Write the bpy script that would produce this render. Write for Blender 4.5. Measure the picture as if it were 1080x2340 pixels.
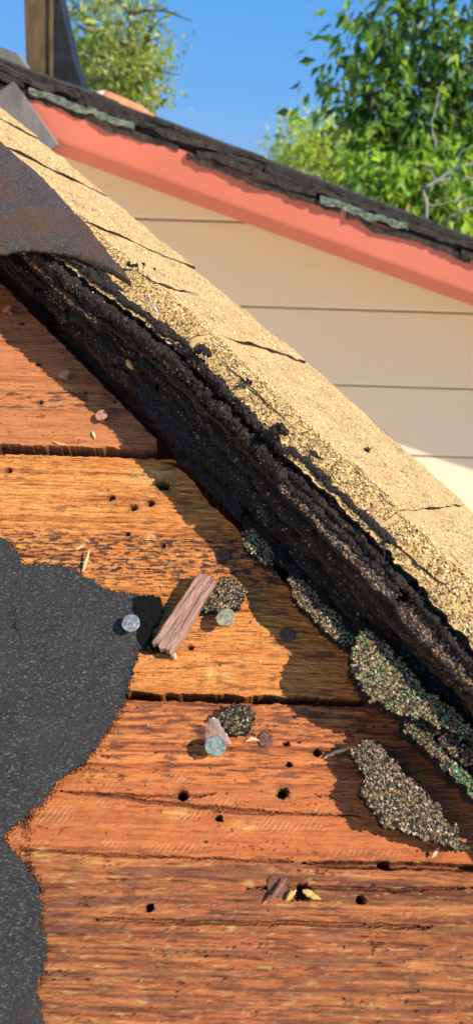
import bpy, math, random
import numpy as np
from math import sin, cos, radians, pi
from mathutils import Matrix, Vector

for o in list(bpy.data.objects):
    bpy.data.objects.remove(o)
scene = bpy.context.scene
COL = scene.collection
rng = np.random.default_rng(7)

# ------------------------------------------------------------------ camera
CAMZ = 3.6                                   # eye height above the ground
F = 1556.0                                   # focal length in photograph pixels (1080 x 2340)
PITCH, ROLL, SLOPE = radians(28), radians(1.8), radians(32)
R0 = np.array([1.0, 0, 0]); U0 = np.array([0, sin(PITCH), cos(PITCH)])
FW = np.array([0, cos(PITCH), -sin(PITCH)])
RT = R0*cos(ROLL)+U0*sin(ROLL); UP = -R0*sin(ROLL)+U0*cos(ROLL)
CAM = np.array([0, 0, CAMZ])
cam = bpy.data.cameras.new('camera'); camo = bpy.data.objects.new('camera', cam); COL.objects.link(camo)
cam.sensor_fit = 'VERTICAL'; cam.sensor_height = 24.0; cam.lens = 24.0*F/2340.0
cam.clip_start = 0.01; cam.clip_end = 500
M = Matrix.Identity(4)
for i in range(3):
    M[i][0] = RT[i]; M[i][1] = UP[i]; M[i][2] = -FW[i]; M[i][3] = CAM[i]
camo.matrix_world = M
cam.dof.use_dof = True; cam.dof.focus_distance = 0.375; cam.dof.aperture_fstop = 7.8
scene.camera = camo

# ------------------------------------------------------------------ sky and sun
SUN = np.array([0.685, -0.39, 0.615]); SUN /= np.linalg.norm(SUN)
world = bpy.data.worlds.new('World'); scene.world = world; world.use_nodes = True
wn = world.node_tree; wn.nodes.clear()
sky = wn.nodes.new('ShaderNodeTexSky'); sky.sky_type = 'NISHITA'; sky.sun_disc = False
sky.sun_elevation = math.asin(SUN[2]); sky.sun_rotation = math.atan2(SUN[0], SUN[1])
sky.altitude = 300; sky.air_density = 1.0; sky.dust_density = 0.0; sky.ozone_density = 1.5
hs = wn.nodes.new('ShaderNodeMix'); hs.data_type = 'RGBA'; hs.inputs[0].default_value = 0.84
hs.inputs[7].default_value = (0.72, 3.25, 7.9, 1)      # clear deep summer azure, the same all round
bg = wn.nodes.new('ShaderNodeBackground'); bg.inputs['Strength'].default_value = 0.082
wo = wn.nodes.new('ShaderNodeOutputWorld')
wn.links.new(sky.outputs[0], hs.inputs[6]); wn.links.new(hs.outputs[2], bg.inputs['Color']); wn.links.new(bg.outputs[0], wo.inputs[0])
sl = bpy.data.lights.new('sun', 'SUN'); sl.energy = 5.0; sl.angle = radians(0.5); sl.color = (1.0, 0.92, 0.79)
so = bpy.data.objects.new('sun', sl); COL.objects.link(so)
so.rotation_euler = Vector(-SUN).to_track_quat('-Z', 'Y').to_euler()
so.location = (2, -1, 6)
scene.view_settings.view_transform = 'Standard'; scene.view_settings.look = 'None'
scene.view_settings.exposure = 0.5; scene.view_settings.gamma = 1.0
scene.view_settings.use_curve_mapping = False

# ------------------------------------------------------------------ roof frame
EU = np.array([1.0, 0, 0]); EV = np.array([0, cos(SLOPE), sin(SLOPE)]); EN = np.array([0, -sin(SLOPE), cos(SLOPE)])
def ray(x, y): return FW+RT*(x-540)/F+UP*(1170-y)/F
ORG = ray(515, 1410)*0.38                     # a point of the boards, relative to the eye
def P(x, y, w=0.0):
    """point of the roof (u along the eave, v up the slope, in mm), w mm above the boards"""
    d = ray(x, y); t = ((ORG@EN)+w*.001)/(d@EN); p = d*t-ORG
    return np.array([p@EU, p@EV])*1000
def W(x, y, Y):
    """point at world depth Y"""
    d = ray(x, y); return CAM+d*(Y/d[1])
ROOFM = Matrix.Identity(4)
for i in range(3):
    ROOFM[i][0] = EU[i]; ROOFM[i][1] = EV[i]; ROOFM[i][2] = EN[i]; ROOFM[i][3] = (CAM+ORG)[i]
def PP(pts, w=0.0): return np.array([P(x, y, w) for x, y in pts])

# ------------------------------------------------------------------ noise
_perm = np.random.default_rng(3).permutation(512)
_perm = np.concatenate([_perm, _perm])
_ga = np.random.default_rng(4).uniform(0, 2*pi, 1024)
def pnoise(x, y, seed=0):
    x = np.asarray(x, float)+seed*17.31; y = np.asarray(y, float)+seed*9.77
    xi = np.floor(x).astype(int); yi = np.floor(y).astype(int); fx = x-xi; fy = y-yi
    u = fx*fx*fx*(fx*(fx*6-15)+10); v = fy*fy*fy*(fy*(fy*6-15)+10)
    def g(ix, iy, dx, dy):
        h = _ga[_perm[(ix & 511)]+(iy & 511)] if False else _ga[_perm[(_perm[ix & 511]+iy) & 511]]
        return np.cos(h)*dx+np.sin(h)*dy
    a = g(xi, yi, fx, fy); b = g(xi+1, yi, fx-1, fy); c = g(xi, yi+1, fx, fy-1); d = g(xi+1, yi+1, fx-1, fy-1)
    return ((a+(b-a)*u)+((c+(d-c)*u)-(a+(b-a)*u))*v)*1.5
def fbm(x, y, seed=0, oct=4, gain=.5):
    s = 0; a = 1
    for k in range(oct):
        s = s+a*pnoise(x*2**k, y*2**k, seed+k*3); a *= gain
    return s
def sstep(a, b, x):
    t = np.clip((x-a)/(b-a), 0, 1); return t*t*(3-2*t)
def inpoly(X, Y, poly):
    r = np.zeros(X.shape, bool); n = len(poly)
    for i in range(n):
        x1, y1 = poly[i]; x2, y2 = poly[(i+1) % n]
        if y1 == y2: continue
        c = ((y1 > Y) != (y2 > Y)) & (X < (x2-x1)*(Y-y1)/(y2-y1)+x1)
        r ^= c
    return r

# ------------------------------------------------------------------ mesh helpers
def mesh_np(name, V, Q=None, T=None, smooth=False):
    V = np.asarray(V, np.float32)
    parts = []; sizes = []
    if Q is not None and len(Q): parts.append(np.asarray(Q, np.int32).ravel()); sizes.append(np.full(len(Q), 4, np.int32))
    if T is not None and len(T): parts.append(np.asarray(T, np.int32).ravel()); sizes.append(np.full(len(T), 3, np.int32))
    L = np.concatenate(parts); S = np.concatenate(sizes); st = np.concatenate([[0], np.cumsum(S)[:-1]]).astype(np.int32)
    me = bpy.data.meshes.new(name)
    me.vertices.add(len(V)); me.vertices.foreach_set('co', V.ravel())
    me.loops.add(len(L)); me.loops.foreach_set('vertex_index', L)
    me.polygons.add(len(S)); me.polygons.foreach_set('loop_start', st); me.polygons.foreach_set('loop_total', S)
    me.polygons.foreach_set('use_smooth', np.full(len(S), smooth))
    me.update(calc_edges=True)
    return me
def colattr(me, name, C):
    a = me.color_attributes.new(name, 'FLOAT_COLOR', 'POINT')
    C = np.asarray(C, np.float32)
    if C.shape[1] == 3: C = np.c_[C, np.ones(len(C), np.float32)]
    a.data.foreach_set('color', C.ravel())
def link(name, me, mat, parent=None, kind=None):
    o = bpy.data.objects.new(name, me); COL.objects.link(o)
    if mat is not None: me.materials.clear(); me.materials.append(mat)
    if parent is not None: o.parent = parent
    if kind: o['kind'] = kind
    return o
def tag(o, label, cat, group=None):
    o['label'] = label; o['category'] = cat
    if group: o['group'] = group
    return o
def empty(name, label, cat, mat=None, group=None):
    o = bpy.data.objects.new(name, None); COL.objects.link(o); o.empty_display_size = .02
    if mat is not None: o.matrix_world = mat
    return tag(o, label, cat, group)
def roofm(u, v, w=0): return ROOFM @ Matrix.Translation((u*.001, v*.001, w*.001))
def local(V, base): return (np.asarray(V, float)-np.asarray(base, float))*.001

def gridsheet(XYZ, mask, NRM, bottom=True):
    """XYZ (a,b,3) top surface, mask (a-1,b-1) cells kept, NRM (a,b,3) offset to the underside"""
    na, nb = XYZ.shape[:2]
    I = np.arange(na*nb).reshape(na, nb); n = na*nb
    ii, jj = np.nonzero(mask)
    q = [np.c_[I[ii, jj], I[ii+1, jj], I[ii+1, jj+1], I[ii, jj+1]]]
    if bottom: q.append(np.c_[I[ii, jj], I[ii, jj+1], I[ii+1, jj+1], I[ii+1, jj]]+n)
    mp = np.pad(mask, 1)
    def side(di, dj, a, b):
        s = ~mp[ii+1+di, jj+1+dj]
        i, j = ii[s], jj[s]
        p0 = I[i+a[0], j+a[1]]; p1 = I[i+b[0], j+b[1]]
        q.append(np.c_[p1, p0, p0+n, p1+n])
    side(-1, 0, (0, 1), (0, 0)); side(1, 0, (1, 0), (1, 1)); side(0, -1, (0, 0), (1, 0)); side(0, 1, (1, 1), (0, 1))
    Q = np.concatenate(q)
    V = np.concatenate([XYZ.reshape(-1, 3), (XYZ+NRM).reshape(-1, 3)])
    used = np.zeros(2*n, bool); used[Q.ravel()] = True
    mp2 = np.cumsum(used)-1
    return V[used], mp2[Q], used
def edge_mat(me, ntop, m2):
    me.materials.append(m2); n = len(me.polygons); ix = np.ones(n, np.int32); ix[:ntop] = 0
    me.polygons.foreach_set('material_index', ix)
def tube(path, rad, ns=8, caps=True, lump=0, seed=0, jitter=None):
    path = np.asarray(path, float); n = len(path); rad = np.broadcast_to(np.asarray(rad, float), (n,))
    tg = np.gradient(path, axis=0); tg /= np.linalg.norm(tg, axis=1)[:, None]+1e-9
    ref = np.array([0, 0, 1.0]) if abs(tg[:, 2]).mean() < .9 else np.array([1.0, 0, 0])
    a = np.cross(tg, ref); a /= np.linalg.norm(a, axis=1)[:, None]+1e-9; b = np.cross(tg, a)
    ph = np.linspace(0, 2*pi, ns, endpoint=False)
    rr = np.repeat(rad[:, None], ns, 1)
    if lump:
        L = np.cumsum(np.r_[0, np.linalg.norm(np.diff(path, axis=0), axis=1)])
        rr = rr*(1+lump*(fbm(L[:, None]/lumplen[0]+0*ph, np.cos(ph)[None]*1.3+0*L[:, None], seed)+.6*fbm(L[:, None]/(lumplen[0]*.3), np.sin(ph)[None]*2.1+7+0*L[:, None], seed+5)))
    V = path[:, None]+rr[..., None]*(np.cos(ph)[None, :, None]*a[:, None]+np.sin(ph)[None, :, None]*b[:, None])
    I = np.arange(n*ns).reshape(n, ns); J = np.roll(I, -1, 1)
    Q = np.stack([I[:-1], J[:-1], J[1:], I[1:]], -1).reshape(-1, 4)
    V = V.reshape(-1, 3); T = None
    if caps:
        V = np.concatenate([V, path[:1], path[-1:]])
        c0, c1 = n*ns, n*ns+1
        T = np.concatenate([np.c_[J[0], I[0], np.full(ns, c0)], np.c_[I[-1], J[-1], np.full(ns, c1)]])
    return V, Q, T
lumplen = [8.0]
def octas(C, N, size, col, flat=.55, rs=rng):
    """angular granules: centres C, normals N, sizes; returns V,T,colours"""
    n = len(C)
    base = np.array([[1, 0, 0], [0, 1, 0], [-1, 0, 0], [0, -1, 0], [0, 0, 1], [0, 0, -1.0]])
    B = np.repeat(base[None], n, 0)+rs.normal(0, .22, (n, 6, 3))
    B[:, :, 2] *= flat
    el = rs.uniform(.7, 1.25, (n, 1)); B[:, :, 0] *= el; B[:, :, 1] /= el
    N = N+rs.normal(0, .22, (n, 3)); N /= np.linalg.norm(N, axis=1)[:, None]
    r = rs.normal(size=(n, 3)); t1 = np.cross(N, r); t1 /= np.linalg.norm(t1, axis=1)[:, None]+1e-9; t2 = np.cross(N, t1)
    V = C[:, None]+(B[:, :, :1]*t1[:, None]+B[:, :, 1:2]*t2[:, None]+B[:, :, 2:]*N[:, None])*np.asarray(size).reshape(-1, 1, 1)
    f = np.array([[0, 1, 4], [1, 2, 4], [2, 3, 4], [3, 0, 4], [1, 0, 5], [2, 1, 5], [3, 2, 5], [0, 3, 5]])
    T = (np.arange(n)[:, None, None]*6+f[None]).reshape(-1, 3)
    return V.reshape(-1, 3), T, np.repeat(col, 6, 0)
def pick(pal, wts, n, var=.18):
    pal = np.array(pal); wts = np.array(wts, float); wts /= wts.sum()
    c = pal[rng.choice(len(pal), n, p=wts)]*np.exp(rng.normal(0, var, (n, 1)))
    return np.clip(c, 0.003, .9)

# ------------------------------------------------------------------ materials
def mat(name):
    m = bpy.data.materials.new(name); m.use_nodes = True
    nt = m.node_tree; b = nt.nodes['Principled BSDF']
    return m, nt, b
def N(nt, t, **kw):
    n = nt.nodes.new(t)
    for k, v in kw.items():
        if hasattr(n, k): setattr(n, k, v)
        else: n.inputs[k].default_value = v
    return n
def ramp(nt, stops, src):
    r = nt.nodes.new('ShaderNodeValToRGB'); e = r.color_ramp.elements
    while len(e) < len(stops): e.new(.5)
    for el, (p, c) in zip(e, stops):
        el.position = p; el.color = (*c, 1) if len(c) == 3 else c
    nt.links.new(src, r.inputs[0]); return r.outputs[0]
def mixc(nt, fac, a, b, mode='MIX'):
    m = nt.nodes.new('ShaderNodeMix'); m.data_type = 'RGBA'; m.blend_type = mode
    for sock, v in ((m.inputs[0], fac), (m.inputs[6], a), (m.inputs[7], b)):
        if hasattr(v, 'links'): nt.links.new(v, sock)
        elif isinstance(v, (int, float)): sock.default_value = v
        else: sock.default_value = (*v, 1)
    return m.outputs[2]
def math2(nt, op, a, b=0.0, clamp=False):
    m = nt.nodes.new('ShaderNodeMath'); m.operation = op; m.use_clamp = clamp
    for s, v in ((m.inputs[0], a), (m.inputs[1], b)):
        if hasattr(v, 'links'): nt.links.new(v, s)
        else: s.default_value = v
    return m.outputs[0]
def coord(nt, scale=(1, 1, 1), rot=(0, 0, 0), loc=(0, 0, 0)):
    tc = nt.nodes.new('ShaderNodeTexCoord'); mp = nt.nodes.new('ShaderNodeMapping')
    mp.inputs['Scale'].default_value = scale; mp.inputs['Rotation'].default_value = rot; mp.inputs['Location'].default_value = loc
    nt.links.new(tc.outputs['Object'], mp.inputs[0]); return mp.outputs[0]
def noise(nt, vec, scale=1, detail=4, rough=.55, dist=0.0):
    n = nt.nodes.new('ShaderNodeTexNoise'); n.inputs['Scale'].default_value = scale; n.inputs['Detail'].default_value = detail
    n.inputs['Roughness'].default_value = rough; n.inputs['Distortion'].default_value = dist
    nt.links.new(vec, n.inputs['Vector']); return n.outputs['Fac']
def bump(nt, b, h, strength=.5, dist=.001, normal=None):
    n = nt.nodes.new('ShaderNodeBump'); n.inputs['Strength'].default_value = strength; n.inputs['Distance'].default_value = dist
    nt.links.new(h, n.inputs['Height'])
    if normal is not None: nt.links.new(normal, n.inputs['Normal'])
    nt.links.new(n.outputs[0], b.inputs['Normal']); return n.outputs[0]

def wood_mat(name, dark, mid, light, red, fine=1.0, bumps=.6, off=0.0, fiss=.6):
    m, nt, b = mat(name)
    c1 = coord(nt, (5, 210, 60), loc=(off, off*3, 0)); c2 = coord(nt, (48*fine*fine, 720*fine, 200), loc=(off, 0, 0)); c3 = coord(nt, (9, 26, 20), loc=(off*2, off, 0))
    g1 = noise(nt, c1, 1, 8, .62, .25); g2 = noise(nt, c2, 1, 5, .6, .15); g3 = noise(nt, c3, 1, 3, .5, .3)
    base = ramp(nt, [(.30, dark), (.43, mid), (.57, light), (.72, tuple(x*1.18 for x in light))], g1)
    base = mixc(nt, math2(nt, 'MULTIPLY', math2(nt, 'SUBTRACT', g3, .35, True), 2.2, True), base, red)
    fineshade = ramp(nt, [(.32, (.34, .26, .24)), (.45, (.92, .90, .89)), (.68, (1.28, 1.3, 1.33))], g2)
    base = mixc(nt, 1.0, base, fineshade, 'MULTIPLY')
    fz = noise(nt, coord(nt, (130*fine, 800*fine, 300), loc=(off*5, 0, 0)), 1, 5, .68, .4)
    base = mixc(nt, math2(nt, 'MULTIPLY', ramp(nt, [(.30, (1, 1, 1)), (.395, (0, 0, 0))], fz), fiss), base, tuple(x*.55 for x in dark))
    base = mixc(nt, math2(nt, 'MULTIPLY', ramp(nt, [(.60, (0, 0, 0)), (.72, (1, 1, 1))], fz), fiss*.7), base, tuple(min(1, x*1.45) for x in light))
    at = nt.nodes.new('ShaderNodeAttribute'); at.attribute_name = 'tint'
    sp = nt.nodes.new('ShaderNodeSeparateColor'); nt.links.new(at.outputs['Color'], sp.inputs[0])
    base = mixc(nt, sp.outputs[2], base, mixc(nt, .75, base, red))
    # saw marks : pale slanting strokes
    wv = nt.nodes.new('ShaderNodeTexWave'); wv.wave_type = 'BANDS'; wv.bands_direction = 'X'
    wv.inputs['Scale'].default_value = 150; wv.inputs['Distortion'].default_value = 3.0; wv.inputs['Detail'].default_value = 2; wv.inputs['Detail Scale'].default_value = .8
    nt.links.new(coord(nt, (1, 1, 1), (0, 0, radians(38))), wv.inputs[0])
    sw = math2(nt, 'MULTIPLY', ramp(nt, [(.72, (0, 0, 0)), (.93, (1, 1, 1))], wv.outputs['Fac']), at.outputs['Alpha'])
    sw = math2(nt, 'MULTIPLY', sw, ramp(nt, [(.50, (0, 0, 0)), (.62, (1, 1, 1))], noise(nt, coord(nt, (35, 70, 100)), 1, 3, .6)))
    base = mixc(nt, math2(nt, 'MULTIPLY', sw, .6), base, (.60, .33, .14))
    base = mixc(nt, sp.outputs[1], base, mixc(nt, g2, (.50, .27, .07), (.75, .48, .17)))
    base = mixc(nt, sp.outputs[0], base, mixc(nt, g2, (.018, .013, .014), (.055, .04, .04)))
    nt.links.new(base, b.inputs['Base Color'])
    b.inputs['Roughness'].default_value = .82; b.inputs['Specular IOR Level'].default_value = .12
    h = math2(nt, 'ADD', math2(nt, 'MULTIPLY', g1, .9), math2(nt, 'ADD', math2(nt, 'MULTIPLY', g2, .6), math2(nt, 'MULTIPLY', fz, fiss)))
    bump(nt, b, h, bumps, .0011)
    return m
M_WOOD0 = wood_mat('board_red', (.085, .028, .012), (.32, .112, .040), (.49, .205, .078), (.41, .142, .050), 1.0, .6, .3)
M_WOOD1 = wood_mat('board_orange', (.14, .042, .012), (.47, .165, .042), (.64, .27, .076), (.53, .175, .042), 1.25, .9, 1.7, .75)
M_WOOD2 = wood_mat('board_rust', (.09, .026, .009), (.35, .101, .030), (.53, .192, .056), (.43, .124, .041), 1.0, .75, 4.1)
M_RAFTER = wood_mat('rafter_brown', (.03, .012, .008), (.10, .04, .02), (.16, .07, .035), (.12, .045, .025), 1.0, .5, 2.2)
def chip_mat():
    m, nt, b = mat('weathered_chip')
    c = coord(nt, (60, 60, 900)); c2 = coord(nt, (2500, 2500, 160))
    c = coord(nt, (900, 60, 900)); g = noise(nt, c, 1, 5, .6, .5); g2 = noise(nt, coord(nt, (2600, 160, 2600)), 1, 3)
    base = ramp(nt, [(.3, (.10, .045, .032)), (.48, (.30, .15, .105)), (.68, (.47, .27, .20))], g)
    base = mixc(nt, math2(nt, 'MULTIPLY', g2, .4), base, (.44, .29, .21))
    nt.links.new(base, b.inputs['Base Color']); b.inputs['Roughness'].default_value = .85
    bump(nt, b, math2(nt, 'ADD', g, g2), .8, .0012); return m
M_CHIP = chip_mat()
def gran_mat(name, rough=.55, spec=.5):
    m, nt, b = mat(name)
    at = nt.nodes.new('ShaderNodeAttribute'); at.attribute_name = 'gcol'
    nt.links.new(at.outputs['Color'], b.inputs['Base Color']); b.inputs['Roughness'].default_value = rough; b.inputs['Specular IOR Level'].default_value = spec
    return m
M_GRAN = gran_mat('mineral_granules', .65, .25); M_GRANWET = gran_mat('tarry_granules', .7, .1)
def tar_mat(name, c0, c1, rough=.55, sc=900, bs=.9, spec=.4):
    m, nt, b = mat(name)
    g = noise(nt, coord(nt, (sc,)*3), 1, 4, .65); g2 = noise(nt, coord(nt, (60, 60, 60)), 1, 3)
    base = mixc(nt, ramp(nt, [(.35, (0, 0, 0)), (.7, (1, 1, 1))], math2(nt, 'ADD', math2(nt, 'MULTIPLY', g, .6), math2(nt, 'MULTIPLY', g2, .4))), c0, c1)
    nt.links.new(base, b.inputs['Base Color']); b.inputs['Roughness'].default_value = rough; b.inputs['Specular IOR Level'].default_value = spec
    bump(nt, b, g, bs, .0016); return m
M_TAR = tar_mat('crumbling_tar', (.010, .0075, .006), (.046, .031, .022), .62, 700, .9, .25)
M_SHINGLEEDGE = tar_mat('shingle_mat_black', (.008, .0075, .007), (.028, .023, .019), .7, 500, .6, .2)
M_SHINGLEBROWN = tar_mat('shingle_mat_brown', (.016, .011, .008), (.07, .046, .030), .8, 420, .8, .15)
M_MATTBLACK = tar_mat('black_patch', (.003, .003, .003), (.008, .007, .007), .85, 500, .4, .1)
M_CAPBASE = tar_mat('tan_granule_surface', (.38, .235, .10), (.67, .455, .21), .8, 420, .7, .15)
def felt_mat(name, lo, hi, fleck, rust=None):
    m, nt, b = mat(name)
    g = noise(nt, coord(nt, (420, 640, 500), (0, 0, .5)), 1, 4, .7); g2 = noise(nt, coord(nt, (28, 28, 28)), 1, 4, .55)
    f = noise(nt, coord(nt, (560, 900, 700), (0, 0, .45)), 1, 4, .75)
    base = mixc(nt, g, lo, hi)
    base = mixc(nt, ramp(nt, [(.53, (0, 0, 0)), (.72, (1, 1, 1))], f), base, fleck)
    if rust:
        base = mixc(nt, math2(nt, 'MULTIPLY', ramp(nt, [(.42, (0, 0, 0)), (.62, (1, 1, 1))], g2), .8), base, mixc(nt, g, rust, tuple(x*2.2 for x in rust)))
    else:
        base = mixc(nt, math2(nt, 'MULTIPLY', ramp(nt, [(.48, (0, 0, 0)), (.66, (1, 1, 1))], g2), .5), base, (.045, .036, .03))
    nt.links.new(base, b.inputs['Base Color']); b.inputs['Roughness'].default_value = .62; b.inputs['Specular IOR Level'].default_value = .35
    bump(nt, b, math2(nt, 'ADD', g, f), .9, .0013); return m
M_FELT = felt_mat('roofing_felt', (.013, .0125, .012), (.034, .0325, .0315), (.17, .165, .16))
M_FLAP = felt_mat('felt_flap_weathered', (.022, .019, .018), (.085, .07, .064), (.26, .19, .14), (.065, .032, .016))
def plain(name, c, rough=.6, metal=0.0, spec=.4, ns=None, c2=None, bs=0.0):
    m, nt, b = mat(name)
    b.inputs['Roughness'].default_value = rough; b.inputs['Metallic'].default_value = metal; b.inputs['Specular IOR Level'].default_value = spec
    if ns:
        g = noise(nt, coord(nt, ns if isinstance(ns, tuple) else (ns,)*3), 1, 5, .6)
        nt.links.new(ramp(nt, [(.35, c), (.65, c2)], g), b.inputs['Base Color'])
        if bs: bump(nt, b, g, bs, .001)
    else: b.inputs['Base Color'].default_value = (*c, 1)
    return m
M_GALV = plain('galvanised_zinc', (.16, .165, .16), .42, .45, .4, 260, (.44, .45, .43), .35)
M_GALVG = plain('tarnished_zinc', (.17, .155, .08), .55, .2, .4, 260, (.44, .39, .25), .35)
M_GALVGR = plain('greenish_zinc', (.06, .085, .07), .55, .25, .4, 350, (.28, .31, .27), .45)
M_RUST = plain('rusty_steel', (.075, .032, .022), .85, .1, .3, 600, (.20, .085, .055), .6)
M_RUSTL = plain('rusty_steel_light', (.30, .13, .07), .85, .0, .3, 500, (.50, .26, .16), .6)
M_STEEL = plain('staple_steel', (.62, .60, .56), .35, .8, .5)
M_SPLIT = plain('pale_splinter', (.52, .32, .14), .8, 0, .3, (200, 900, 900), (.75, .55, .32), .3)
M_SPLITD = plain('brown_splinter', (.14, .06, .035), .85, 0, .3, (200, 900, 900), (.28, .13, .08), .3)
M_SPLITY = plain('yellow_splinter', (.48, .26, .07), .75, 0, .3, (900, 200, 900), (.64, .40, .14), .3)

# ================================================================== LARGE STRUCTURE
# ground
def box(x0, x1, y0, y1, z0, z1):
    V = np.array([[x, y, z] for x in (x0, x1) for y in (y0, y1) for z in (z0, z1)], float)
    Q = np.array([[0, 1, 3, 2], [4, 6, 7, 5], [0, 4, 5, 1], [2, 3, 7, 6], [0, 2, 6, 4], [1, 5, 7, 3]])
    return V, Q
M_GROUND = plain('pale_concrete', (.52, .44, .34), .9, 0, .2, 1.5, (.64, .55, .43), .2)
gv = np.array([[-150, -150, 0], [150, -150, 0], [150, 150, 0], [-150, 150, 0.0]])
link('ground', mesh_np('ground', gv, [[0, 1, 2, 3]]), M_GROUND, None, 'structure')

# ---------------- the opened roof: boards, rafters
roof = empty('roof', 'opened roof slope of reddish brown sheathing boards beneath the torn shingles', 'roof', ROOFM)
def S_q(t):
    return np.interp(t, [-400, -150, 130, 285, 420, 700], [1, 1, 1, -6, -13, -26])
def S(t, q, w):
    t = np.asarray(t, float); q = np.asarray(q, float)+S_q(t)
    return np.stack([-.64*t+.768*q, .768*t+.64*q, np.asarray(w, float)+0*t+0*q], -1)
def uq(u, v):
    t = -.64*u+.768*v; q = .768*u+.64*v
    return t, q-S_q(t)

HOLES = [((20, 1075), 1.6), ((254, 1137), 1.7), ((305, 1160), 1.8), ((344, 1150), 1.7), ((291, 1220), 1.1), ((372, 1247), 1.0), ((416, 1818), 2.1),
         ((645, 1813), 2.2), ((725, 1720), 1.5), ((340, 2075), 1.5), ((880, 1978), 1.9), ((93, 920), 1.3), ((90, 833), 1.2), ((52, 738), 1.3),
         ((823, 2058), 1.5), ((660, 1747), 1.0), ((690, 2040), 3.0), ((375, 1108), 3.2), ((655, 1700), .8), ((198, 899), 1.0), ((435, 1480), 1.0),
         ((500, 1870), 1.2), ((264, 918), 1.0)]
HOLES = [(P(*p), r) for p, r in HOLES]
STUD = random.Random(5)
def board(name, v0, v1, material, kind, seed, endline=None, fine=True):
    dv = .62 if fine else 2.0
    rv = np.linspace(0, 1, int((v1-v0)/dv)+1); vs = v0+rv*(v1-v0)
    tq_ = -.64*0+.768*vs*1.3
    ue = (39+S_q(vs*1.3)-.64*vs)/.768+1.0*fbm(vs/7, 0*vs, seed+3)+.5*fbm(vs/2, 0*vs, seed+8)
    if endline is not None:
        el = endline[np.argsort(endline[:, 1])]
        ue = np.minimum(ue, np.interp(vs, el[:, 1], el[:, 0], left=1e3, right=1e3)+.8*fbm(vs/5, 0*vs, 61)+.5*fbm(vs/1.8, 0*vs, 62))
    us0 = np.maximum(-462, np.minimum(-205, ue-120))
    nfi = 250 if fine else 90
    Ug = np.concatenate([-480+(us0+480)[None]*np.linspace(0, 1, 14)[:-1, None], us0[None]+(ue-us0)[None]*np.linspace(0, 1, nfi)[:, None]])
    ea = .7+.8*fbm(Ug/11, 0*Ug+3, seed+5)+.35*fbm(Ug/3, 0*Ug+3, seed+15); eb = .7+.8*fbm(Ug/9, 0*Ug+8, seed+6)+.35*fbm(Ug/3, 0*Ug+9, seed+16)
    Vg = (v0+ea)+rv[None]*(v1-v0-ea-eb)
    de = np.minimum(Vg-v0, v1-Vg)
    w = -0.35*np.clip(1.6-de, 0, 9)**2*.5
    rough = {'red': .55, 'orange': 1.0, 'rust': .75}[kind]
    fib = fbm(Ug/34, Vg/2.3, seed, 4, .55); tear = fbm(Ug/7.5, Vg/1.25, seed+11, 3, .6); big = fbm(Ug/60, Vg/22, seed+21, 3)
    w = w+.30*rough*fib+.50*rough*np.clip(tear, -1, .6)+.5*big
    # drying cracks along the grain
    ck = fbm(Ug/70, Vg/3.2, seed+31, 2, .5)
    crack = np.exp(-(ck/.022)**2)*sstep(.05, .4, fbm(Ug/45, Vg/16, seed+37, 2))
    w -= crack*(1.1 if kind != 'orange' else .7)
    stain_dark = np.zeros_like(w); pale = np.zeros_like(w); red = np.zeros_like(w); saw = np.zeros_like(w)
    stain_dark = np.maximum(stain_dark, crack*.7)
    # ragged long edges
    t, q = uq(Ug, Vg)
    if kind == 'red':
        red += .55
        y1, y2 = P(150, 890)[1], P(150, 945)[1]
        band = sstep(y2, y2+3, Vg)*(1-sstep(y1-3, y1, Vg))
        stain_dark = np.maximum(stain_dark, band*sstep(.08, .35, fbm(Ug/14, Vg/2.5, 77, 3))*.75)
        y1, y2 = P(150, 740)[1], P(150, 800)[1]
        stain_dark = np.maximum(stain_dark, (sstep(18, 40, q))*(.15+.5*sstep(-.1, .5, fbm(Ug/22, Vg/4, 78, 4))))  # patchy, darker towards the hip
        stain_dark = np.maximum(stain_dark, sstep(.62, .9, fbm(Ug/9, Vg/1.5, 79, 3))*.6)
    if kind == 'orange':
        y1, y2 = P(300, 1222)[1], P(300, 1345)[1]
        band = sstep(y2-6, y2+10, Vg)*(1-sstep(y1-4, y1+8, Vg))
        n1 = fbm(Ug/7.5, Vg/1.4, 81, 3, .55)
        stain_dark = np.maximum(stain_dark, sstep(.30, .5, n1+.42*band-.12)*(.35+.55*band))
        stain_dark = np.maximum(stain_dark, sstep(.34, .6, fbm(Ug/26, Vg/6, 82, 4)-.25+.30*sstep(0, 40, q))*.55)  # dark patches grow denser towards the hip
        c = P(345, 1088); pale = np.maximum(pale, np.exp(-(((Ug-c[0])/15)**2+((Vg-c[1])/6)**2))*(.75+.6*tear))
        for px in ((345, 1228), (520, 1545), (480, 1540)):
            c = P(*px); pale = np.maximum(pale, .9*np.exp(-(((Ug-c[0])/3)**2+((Vg-c[1])/3.5)**2)))
        pale = np.maximum(pale, sstep(.42, .8, fbm(Ug/16, Vg/3, 83, 3))*.42)
    if kind == 'rust':
        n2 = fbm(Ug/14, Vg/2.0, 91, 4, .55)
        ya, yb = P(540, 1640)[1], P(540, 1740)[1]
        up = sstep(yb-4, ya, Vg)
        stain_dark = np.maximum(stain_dark, sstep(.18, .55, n2+.22*up)*.66)
        stain_dark = np.maximum(stain_dark, sstep(.28, .6, fbm(Ug/20, Vg/3, 92, 4)-.2+.4*sstep(-15, 40, q))*.6)  # more dark patches near the hip end
        def bandf(ya, yb, soft=3):
            a = P(540, ya)[1]; b_ = P(540, yb)[1]
            return sstep(b_-soft, b_+soft, Vg)*(1-sstep(a-soft, a+soft, Vg))
        sm = np.maximum(bandf(1765, 1800)*sstep(P(180, 1780)[0], P(260, 1780)[0], Ug)*(1-sstep(P(400, 1780)[0], P(440, 1780)[0], Ug)), bandf(1815, 1950)*(1-sstep(.15, .5, fbm(Ug/40, Vg/9, 94, 2))))
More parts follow.
